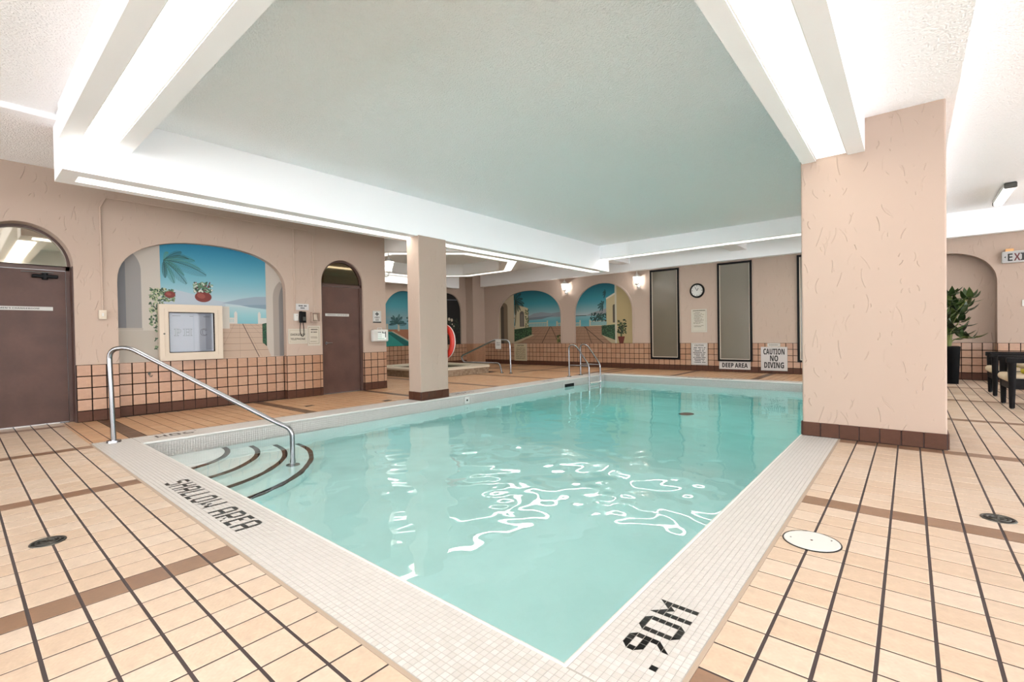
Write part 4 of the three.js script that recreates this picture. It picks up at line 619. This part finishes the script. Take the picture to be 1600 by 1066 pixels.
// ---------------------------------------------------------------- lamps
function lamp(w, h, x, y, z, towards, power, color = WARM) { const l = new THREE.RectAreaLight(color, power, w, h); l.position.set(x, y, z); l.lookAt(towards[0], towards[1], towards[2]); scene.add(l); return l; }
{
  function strip(label, x0, x1, z0, z1, y, seg, along, gap = 0) { // lens panels in the slot of a beam
    const s = tag(G('light_strip'), label, 'light', 'recessed light strips around the pool');
    const L = along === 'z' ? z1 - z0 : x1 - x0, n = Math.round(L / seg), k = L / n;
    for (let i = 0; i < n; i++) M('lens_panel', along === 'z' ? ribbed(x1 - x0 - 0.012, k - 0.006).translate((x0 + x1) / 2, y, z0 + (i + 0.5) * k) : ribbed(z1 - z0 - 0.012, k - 0.006).rotateY(Math.PI / 2).translate(x0 + (i + 0.5) * k, y, (z0 + z1) / 2), mat.lens, s);
    M('trim_rail', merge(along === 'z' ? [bx(x0, x0 + 0.008, y - 0.012, y + 0.012, z0, z1), bx(x1 - 0.008, x1, y - 0.012, y + 0.012, z0, z1)] : [bx(x0, x1, y - 0.012, y + 0.012, z0, z0 + 0.008), bx(x0, x1, y - 0.012, y + 0.012, z1 - 0.008, z1)]), mat.white, s);
    if (along === 'z') lamp(x1 - x0 - 0.02, L - gap, (x0 + x1) / 2, y - 0.012, (z0 + gap + z1) / 2, [(x0 + x1) / 2, -9, (z0 + gap + z1) / 2 - 0.0001], LAMP); else lamp(L, z1 - z0 - 0.02, (x0 + x1) / 2, y - 0.012, (z0 + z1) / 2, [(x0 + x1) / 2, -9, (z0 + z1) / 2 - 0.0001], LAMP);
  }
  function ribbed(w, L) { // lens with fine ribs along its length
    const n = 18, pts = []; for (let i = 0; i <= n * 2; i++) pts.push([-w / 2 + w * i / (n * 2), i % 2 ? -0.004 : 0]);
    const s = new THREE.Shape([...pts.map(([x, y]) => new THREE.Vector2(x, y)), new THREE.Vector2(w / 2, 0.008), new THREE.Vector2(-w / 2, 0.008)]);
    return new THREE.ExtrudeGeometry(s, { depth: L, bevelEnabled: false }).translate(0, 0, -L / 2);
  }
  strip('long warm light strip in the beam above changeroom side', -6.70, -6.47, -11.44, -0.87, 2.785, 1.22, 'z');
  strip('long warm light strip in the beam leading to the wide column', -0.715, -0.455, -5.62, ZF - 0.05, 2.795, 1.22, 'z', 0.5);
  strip('warm light strip in the beam behind the wide column', -0.715, -0.455, -11.9, -6.72, 2.795, 1.22, 'z');
  strip('warm light strip in the beam above the deep end', -6.26, -0.86, -11.44, -11.22, 3.08, 1.22, 'x');
  strip('warm light strip in the beam above the shallow end', -6.26, -0.86, -1.11, -0.845, 3.08, 1.22, 'x');

  // octagonal light ring over the spa
  const oct = (h, c) => [[h, -h + c], [h, h - c], [h - c, h], [-h + c, h], [-h, h - c], [-h, -h + c], [-h + c, -h], [h - c, -h]];
  const CX = -10.35, CZ = -8.9, ring = (ho, co, hi, ci, d) => { const s = new THREE.Shape(oct(ho, co).map(([x, y]) => new THREE.Vector2(x, y))); s.holes.push(new THREE.Path(oct(hi, ci).reverse().map(([x, y]) => new THREE.Vector2(x, y)))); return new THREE.ExtrudeGeometry(s, { depth: d, bevelEnabled: false }).rotateX(-Math.PI / 2); };
  str(M('ceiling_beam', metric(merge([ring(2.42, 1.42, 2.26, 1.32, TOP - 3.06).translate(CX, 3.06, CZ), ring(2.03, 1.19, 1.87, 1.09, TOP - 3.06).translate(CX, 3.06, CZ), ring(2.27, 1.33, 2.02, 1.18, TOP - 3.09).translate(CX, 3.09, CZ)])), mat.beam), 'octagonal white light trough over the raised spa', 'beam');
  const ls = tag(G('light_ring'), 'octagonal ring of warm light panels over the spa', 'light'); const O = oct(2.255, 1.315), I = oct(2.035, 1.195);
  for (let i = 0; i < 8; i++) { const j = (i + 1) % 8, s = new THREE.Shape([O[i], O[j], I[j], I[i]].map(([x, y]) => new THREE.Vector2(x, y))); M('lens_panel', new THREE.ExtrudeGeometry(s, { depth: 0.01, bevelEnabled: false }).rotateX(-Math.PI / 2).translate(CX, 3.075, CZ), mat.lens, ls);
    const mx = (O[i][0] + O[j][0] + I[i][0] + I[j][0]) / 4, my = (O[i][1] + O[j][1] + I[i][1] + I[j][1]) / 4, L = (Math.hypot(O[i][0] - O[j][0], O[i][1] - O[j][1]) + Math.hypot(I[i][0] - I[j][0], I[i][1] - I[j][1])) / 2, a = Math.atan2(-(O[j][1] - O[i][1]), O[j][0] - O[i][0]);
    const l = new THREE.RectAreaLight(WARM, LAMP * 0.55, L * 0.96, 0.2); l.position.set(CX + mx, 3.066, CZ - my); l.rotation.order = 'YXZ'; l.rotation.set(-Math.PI / 2, -a, 0); scene.add(l); }

  // wall lanterns
  function lantern(label, x, y, z, ry) {
    const g = tag(G('wall_lantern', x, y, z, ry), label, 'lamp', 'white carriage lanterns');
    M('back_plate', rbox(0.1, 0.18, 0.02, 0.008, 0, -0.16, 0.012), mat.white, g); M('arm', tube([[0, -0.2, 0.02], [0, -0.23, 0.07], [0, -0.2, 0.13], [0, -0.14, 0.14]], 0.014, 30), mat.white, g);
    M('base_cup', cyl(0.075, 0.045, 0.03, 0, -0.125, 0.14, 6), mat.white, g);
    M('lantern_glass', new THREE.CylinderGeometry(0.115, 0.07, 0.2, 6, 1, true).translate(0, -0.01, 0.14), S({ color: '#ffffff', roughness: 0.4, emissive: new THREE.Color(1, 0.98, 0.95), emissiveIntensity: 0.38 * K }), g);
    for (let i = 0; i < 6; i++) { const a = i * Math.PI / 3; M('glazing_bar', tube([[Math.sin(a) * 0.072, -0.11, 0.14 + Math.cos(a) * 0.072], [Math.sin(a) * 0.118, 0.09, 0.14 + Math.cos(a) * 0.118]], 0.006, 4), mat.white, g); }
    M('roof', new THREE.CylinderGeometry(0.035, 0.14, 0.08, 6).translate(0, 0.13, 0.14), mat.white, g); M('finial', merge([cyl(0.02, 0.035, 0.03, 0, 0.185, 0.14, 12), cyl(0.008, 0.014, 0.08, 0, 0.24, 0.14, 10)]), mat.white, g);
    const p = new THREE.PointLight(new THREE.Color(1, 0.97, 0.92), 0.5 * K); p.position.set(0, -0.01, 0.14); p.castShadow = true; g.add(p); return g;
  }
  lantern('white lantern on the wall between the two painted arches', -8.80, 2.66, ZB + 0.004, 0);
  lantern('white lantern on the wall between painted bay arch and frosted window', -6.22, 2.66, ZB + 0.004, 0);
  lantern('white lantern at the end of the wall above the first aid sign', -8.55, 2.60, -5.925, Math.PI);

  // vapour-tight fluorescent on the seating ceiling
  const fx = tag(G('ceiling_light', 1.235, TOP - 0.012, -11.6), 'white fluorescent batten light on the ceiling over the seating', 'light');
  M('tray', rbox(0.15, 0.05, 1.42, 0.02, 0, -0.025, 0), mat.white, fx); M('diffuser', rbox(0.13, 0.07, 1.38, 0.03, 0, -0.075, 0), mat.lens, fx); M('end_cap', merge([rbox(0.15, 0.09, 0.05, 0.02, 0, -0.055, 0.705), rbox(0.15, 0.09, 0.05, 0.02, 0, -0.055, -0.705)]), mat.steelDark, fx);
  lamp(0.1, 1.3, 1.235, TOP - 0.125, -11.6, [1.235, -9, -11.6001], LAMP * 0.8);
}

// ---------------------------------------------------------------- rails, ladder, spa
{
  const A = [-6.52, -1.09], B = [-5.12, -2.35], L = Math.hypot(B[0] - A[0], B[1] - A[1]);
  const h = tag(G('pool_handrail', A[0], 0, A[1], Math.atan2(-(B[1] - A[1]), B[0] - A[0])), 'curved stainless steel handrail beside the SHALLOW AREA steps', 'handrail');
  M('rail', pipe([[0, 0, 0], [-0.025, 0.99, 0], [0.17, 1.02, 0], [L - 0.16, 0.17, 0], [L, 0.1, 0], [L, -0.66, 0]], 0.0245, [0.17, 0.1, 0.12, 0.09], 12), mat.steel, h);
  M('flange', cyl(0.062, 0.066, 0.022, 0, 0.011, 0, 28), mat.steel, h); M('flange', cyl(0.062, 0.066, 0.022, L, -0.639, 0, 28), mat.steel, h);
  const ld = tag(G('pool_ladder', -6.60, 0, -10.32), 'stainless steel pool ladder at the deep end', 'ladder');
  for (const z of [0.27, -0.27]) { M('rail', pipe([[0, 0, z], [0, 0.8, z], [0.2, 0.8, z], [0.58, 0.3, z], [0.585, -1.3, z]], 0.02, [0.12, 0.1, 0.08], 10), mat.steel, ld); M('brace', cyl(0.014, 0.014, 0.57, 0, 0, 0, 14).rotateZ(Math.PI / 2).translate(0.29, 0.29, z), mat.steel, ld); M('flange', cyl(0.05, 0.055, 0.02, 0, 0.01, z, 24), mat.steelDark, ld); }
  for (const y of [-0.14, -0.44, -0.74]) M('tread', rbox(0.09, 0.03, 0.54, 0.012, 0.585, y, 0), mat.white, ld);

  const oct = (hx, hz, c) => [[hx, -hz + c], [hx, hz - c], [hx - c, hz], [-hx + c, hz], [-hx, hz - c], [-hx, -hz + c], [-hx + c, -hz], [hx - c, -hz]];
  const ring = (o, i, d) => { const s = new THREE.Shape(o.map(([x, y]) => new THREE.Vector2(x, y))); if (i) s.holes.push(new THREE.Path(i.slice().reverse().map(([x, y]) => new THREE.Vector2(x, y)))); return new THREE.ExtrudeGeometry(s, { depth: d, bevelEnabled: false }).rotateX(-Math.PI / 2); };
  const spa = tag(G('spa_tub', -10.8, 0, -9.1), 'low raised spa tub with cream rim and mosaic sides', 'spa'), o = oct(1.5, 1.3, 0.45), i = oct(1.1, 0.9, 0.3);
  M('curb', metric(ring(o, i, 0.17)), S({ color: '#6f5d4c', roughness: 0.6 }), spa); M('rim', metric(ring(oct(1.53, 1.33, 0.46), oct(1.06, 0.86, 0.29), 0.045).translate(0, 0.17, 0)), S({ color: '#c4b8a5', roughness: 0.5 }), spa);
  M('water', ring(oct(1.1, 0.9, 0.3), null, 0.02).translate(0, 0.1, 0), S({ color: '#6fa79c', roughness: 0.05 }), spa);
  const mz = []; const face = (x0, z0, x1, z1) => { const Lf = Math.hypot(x1 - x0, z1 - z0), n = Math.floor(Lf / 0.052), a = Math.atan2(x1 - x0, z1 - z0); for (let k = 0; k < n; k++) for (let r = 0; r < 3; r++) { const t = (k + 0.5) / n, c = lin(['#8d7862', '#836e58', '#97836e'][(rnd() * 3) | 0]); mz.push(colored(tileGeo(0.047, 0.047, 0.006, 0.002).rotateX(Math.PI / 2).rotateY(a + Math.PI / 2).translate(x0 + (x1 - x0) * t, 0.03 + r * 0.052, z0 + (z1 - z0) * t), c.r, c.g, c.b)); } };
  const q = o.map(([x, y]) => [x, -y]); const e = 0.003; face(q[1][0] + e, q[1][1], q[0][0] + e, q[0][1]); face(q[0][0] + e, q[0][1] + e, q[7][0], q[7][1] + e); face(q[7][0], q[7][1] + e, q[6][0], q[6][1] + e); face(q[2][0], q[2][1], q[1][0] + e, q[1][1]);
  const ms = M('mosaic_side', mergeGeometries(mz), mosaicStuff, spa); ms.userData.kind = 'stuff';
  const sr = tag(G('spa_handrail', -8.55, 0, -10.06), 'looped stainless steel handrail beside the spa tub', 'handrail');
  M('rail', pipe([[0, 0, 0], [-0.02, 0.93, 0], [-0.58, 0.95, 0], [-2.0, 0.45, 0], [-1.9, 0.27, 0], [-0.42, 0.28, 0], [-0.33, 0, 0]], 0.025, [0.16, 0.12, 0.14, 0.12, 0.1], 10), mat.steel, sr); M('flange', cyl(0.045, 0.05, 0.018, 0, 0.009, 0, 20), mat.steelDark, sr); M('flange', cyl(0.045, 0.05, 0.018, -0.33, 0.009, 0, 20), mat.steelDark, sr);
  signOn('out_of_order_sign', -8.98, 0.82, -10.035, 0, 0.22, 0.27, '#efece6', (c, W, H) => { c.fillStyle = '#2b2b2b'; c.font = 'italic bold 92px serif'; c.textAlign = 'center'; c.fillText('Out of', W / 2, H * 0.4, W * 0.8); c.fillText('Order', W / 2, H * 0.62, W * 0.75); }, 'white paper Out of Order sign hanging on the spa handrail', 0.003);
  const rb = tag(G('ring_buoy', -6.44, 0.98, -5.74), 'red ring buoy with white rope hung behind the slender column', 'ring buoy');
  M('ring', new THREE.TorusGeometry(0.22, 0.06, 16, 48).scale(1, 1.12, 0.75), mat.red, rb); M('rope', new THREE.TorusGeometry(0.275, 0.01, 8, 64).scale(1, 1.1, 1), mat.white, rb);
  M('bracket', rbox(0.12, 0.1, 0.06, 0.01, 0, 0.25, 0.04), mat.white, rb);
}

// ---------------------------------------------------------------- floor fittings
{
  function drain(x, z, label) { const d = tag(G('floor_drain', x, 0, z), label, 'drain', 'round floor drains'); M('rim', new THREE.TorusGeometry(0.07, 0.006, 8, 40).rotateX(Math.PI / 2), mat.steelDark, d); M('well', cyl(0.068, 0.068, 0.003, 0, 0.001, 0, 32), mat.black, d); for (const r of [0.028, 0.048]) M('grate_ring', new THREE.TorusGeometry(r, 0.005, 6, 32).rotateX(Math.PI / 2).translate(0, 0.003, 0), mat.steelDark, d); M('grate_bar', merge([bx(-0.068, 0.068, 0.001, 0.006, -0.004, 0.004), bx(-0.004, 0.004, 0.001, 0.006, -0.068, 0.068)]), mat.steelDark, d); }
  drain(-3.57, -0.31, 'round metal floor drain near the SHALLOW AREA lettering'); drain(0.377, -3.775, 'round metal floor drain on the deck before the wide column');
  const lid = tag(G('skimmer_hatch', -0.388, 0, -2.81), 'white round skimmer hatch set in the peach tiles', 'hatch'); M('cover', new THREE.LatheGeometry([[0, 0.006], [0.118, 0.006], [0.124, 0.003], [0.124, -0.004]].map(([a, b]) => new THREE.Vector2(a, b)), 48), mat.white, lid); M('finger_hole', cyl(0.006, 0.006, 0.002, 0, 0.0065, 0, 12), mat.frame, lid); M('gap_ring', new THREE.TorusGeometry(0.127, 0.0035, 6, 48).rotateX(Math.PI / 2).translate(0, 0.001, 0), mat.black, lid);
  for (const [x, z] of [[-0.09, 0.02], [0.08, -0.05]]) M('screw', cyl(0.004, 0.004, 0.002, x, 0.0065, z, 8), mat.steelDark, lid);
  function slot(x, z, label) { const s = tag(G('slot_drain', x, 0, z), label, 'drain', 'small slot drains'); M('plate', rbox(0.09, 0.004, 0.14, 0.0015, 0, 0.001, 0), mat.steelDark, s); M('slot', bx(-0.012, 0.012, 0.002, 0.0042, -0.055, 0.055), mat.black, s); }
  slot(-7.33, -3.64, 'small dark slot drain on the deck before the painted niche'); slot(-6.78, -4.72, 'small dark slot drain by the slender column');
}

// ---------------------------------------------------------------- seating area: chairs, plant, exit sign
{
  const wicker = P({ color: '#0b090b', roughness: 0.55, specularIntensity: 0.35, bumpMap: weave, bumpScale: 0.003 }), cushion = S({ color: '#b8a68c', roughness: 0.9 }), yellow = S({ color: '#9c8c16', roughness: 0.9 });
  const pillowGeo = (w, h, d) => { const g = new RoundedBoxGeometry(w, h, d, 5, Math.min(w, h, d) * 0.42), p = g.attributes.position; for (let i = 0; i < p.count; i++) { const x = p.getX(i) / (w / 2), z = p.getZ(i) / (d / 2), k = 0.35 + 0.65 * Math.sqrt(Math.max(0, (1 - x * x * 0.9) * (1 - z * z * 0.9))); p.setY(i, p.getY(i) * k); } g.computeVertexNormals(); return g; };
  function chair(x, z, ry, label) { // faces local -x, origin between the feet
    const c = tag(G('wicker_armchair', x, 0, z, ry), label, 'armchair', 'black wicker armchairs'); const W = 0.68, D = 0.7;
    M('seat_frame', metric(bx(-D / 2 + 0.02, D / 2, 0.26, 0.36, -W / 2 + 0.03, W / 2 - 0.03)), wicker, c);
    M('backrest', metric(rbox(0.07, 0.42, W - 0.04, 0.02, D / 2 - 0.04, 0.52, 0)), wicker, c);
    for (const s of [-1, 1]) { M('arm', metric(rbox(D + 0.02, 0.07, 0.085, 0.015, 0, 0.64, s * (W / 2 - 0.04))), wicker, c); M('side_panel', metric(bx(-D / 2 + 0.06, D / 2 - 0.04, 0.3, 0.4, s * (W / 2 - 0.06), s * (W / 2 - 0.02))), wicker, c);
      for (const t of [-1, 1]) { const leg = M('leg', metric(new THREE.CylinderGeometry(0.055, 0.034, 0.64, 4, 1).rotateY(Math.PI / 4).translate(t * (D / 2 - 0.045), 0.32 + 0.012, s * (W / 2 - 0.045))), wicker, c); M('foot_cap', cyl(0.018, 0.018, 0.014, t * (D / 2 - 0.045), 0.007, s * (W / 2 - 0.045), 12), mat.steelDark, leg); } }
    M('seat_cushion', rbox(D - 0.06, 0.1, W - 0.14, 0.045, -0.05, 0.405, 0), cushion, c);
    const p1 = M('back_pillow', pillowGeo(0.42, 0.16, 0.42), cushion, c); p1.position.set(0.02, 0.54, 0); p1.rotation.set(0.0, 0.1, -0.15); const p2 = M('lower_pillow', pillowGeo(0.42, 0.12, 0.42), yellow, c); p2.position.set(0.03, 0.475, 0.0); p2.rotation.set(0, -0.15, -0.06); return c;
  }
  chair(1.32, -9.27, 0.03, 'black wicker armchair with cream and yellow pillows, next to the wide column'); chair(1.32, -10.78, 0.0, 'black wicker armchair with pillows, next to the tall black planter');

  const pl = tag(G('potted_plant', 0.58, 0, -12.52), 'leafy green plant in a tall black tapered planter', 'plant');
  const sq = (a, b, hgt, y) => new THREE.CylinderGeometry(a, b, hgt, 4, 1).rotateY(Math.PI / 4).translate(0, y, 0);
  M('planter', sq(0.225, 0.185, 0.72, 0.36), P({ color: '#060607', roughness: 0.35, specularIntensity: 0.12 }), pl); M('soil', sq(0.2, 0.2, 0.02, 0.715), S({ color: '#3b2d24', roughness: 1 }), pl);
  const leafS = new THREE.Shape(); leafS.moveTo(0, 0); leafS.bezierCurveTo(0.06, 0.06, 0.085, 0.15, 0, 0.25); leafS.bezierCurveTo(-0.085, 0.15, -0.06, 0.06, 0, 0);
  const leafG = [0.8, 1, 1.15].map((k, v) => { const g = new THREE.ExtrudeGeometry(leafS, { depth: 0.002, bevelEnabled: false, curveSegments: 7 }), p = g.attributes.position; for (let i = 0; i < p.count; i++) { const x = p.getX(i), y = p.getY(i); p.setZ(i, p.getZ(i) - y * y * (1.6 + v * 0.5) + Math.abs(x) * 0.5); } g.scale(k, k, k); g.computeVertexNormals(); return g; });
  const leafM = ['#24351a', '#33471e', '#1b2915', '#475626', '#2c3f1d'].map((c) => S({ color: c, roughness: 0.35, side: THREE.DoubleSide }));
  for (let b = 0; b < 16; b++) {
    const a = b * 2.4 + 0.3, reach = rr(0.12, 0.38), top = 0.92 + (b / 16) * 0.9, tip = new THREE.Vector3(Math.cos(a) * reach, top, Math.sin(a) * reach);
    M('stem', tube([[Math.cos(a) * 0.03, 0.7, Math.sin(a) * 0.03], [Math.cos(a) * 0.06, 0.7 + (top - 0.7) * 0.6, Math.sin(a) * 0.06], tip.toArray()], 0.009, 16), S({ color: '#6b7440', roughness: 0.7 }), pl);
    const n = 8; for (let k = 0; k < n; k++) { const m = M('leaf', leafG[(rnd() * 3) | 0], leafM[(rnd() * 5) | 0], pl); const q = k / n * Math.PI * 2 + rr(-0.3, 0.3); m.position.copy(tip).add(new THREE.Vector3(Math.cos(q) * 0.02, rr(-0.06, 0.03), Math.sin(q) * 0.02)); m.rotation.order = 'YXZ'; m.rotation.set(rr(1.0, 2.1), q, rr(-0.3, 0.3)); }
  }
  const ex = tag(G('exit_sign', 1.60, 2.42, -13.178), 'lit white EXIT sign with black letters and arrows on pink wall', 'sign');
  M('housing', rbox(0.47, 0.22, 0.1, 0.012, 0, 0, 0.05), mat.white, ex); M('mounting_block', rbox(0.11, 0.05, 0.07, 0.006, -0.13, 0.135, 0.05), S({ color: '#d9a46a', roughness: 0.5 }), ex);
  M('face', new THREE.PlaneGeometry(0.45, 0.2).translate(0, 0, 0.1008), S({ color: '#a8a8a8', roughness: 0.5, map: tex(canvas(512, 228, (c, W, H) => { c.fillStyle = '#e9e7e6'; c.fillRect(0, 0, W, H); c.font = 'bold 225px sans-serif'; c.textAlign = 'center'; c.textBaseline = 'middle'; [['E', 110, '#1d1a1c'], ['X', 218, '#7c1f28'], ['I', 305, '#1d1a1c'], ['T', 390, '#1d1a1c']].forEach(([t, x, k]) => { c.fillStyle = k; c.fillText(t, x, H / 2 + 10, 100); }); c.fillStyle = '#1d1a1c'; for (const [x, s] of [[36, -1], [476, 1]]) { c.beginPath(); c.moveTo(x - s * 10, H / 2 - 22); c.lineTo(x + s * 16, H / 2); c.lineTo(x - s * 10, H / 2 + 22); c.fill(); } })) }), ex);
  const lsw = tag(G('light_switch', 1.68, 1.535, -13.178), 'white light switch plate on the wall below the EXIT sign', 'switch'); M('plate', rbox(0.08, 0.12, 0.01, 0.003, 0, 0, 0.005), mat.white, lsw); M('toggle', rbox(0.018, 0.035, 0.014, 0.003, 0, 0, 0.014), mat.cream, lsw);
}
scene.traverse((o) => { if (o.isLight && o.shadow && !o.isRectAreaLight) o.castShadow = true; });
renderer.render(scene, camera);
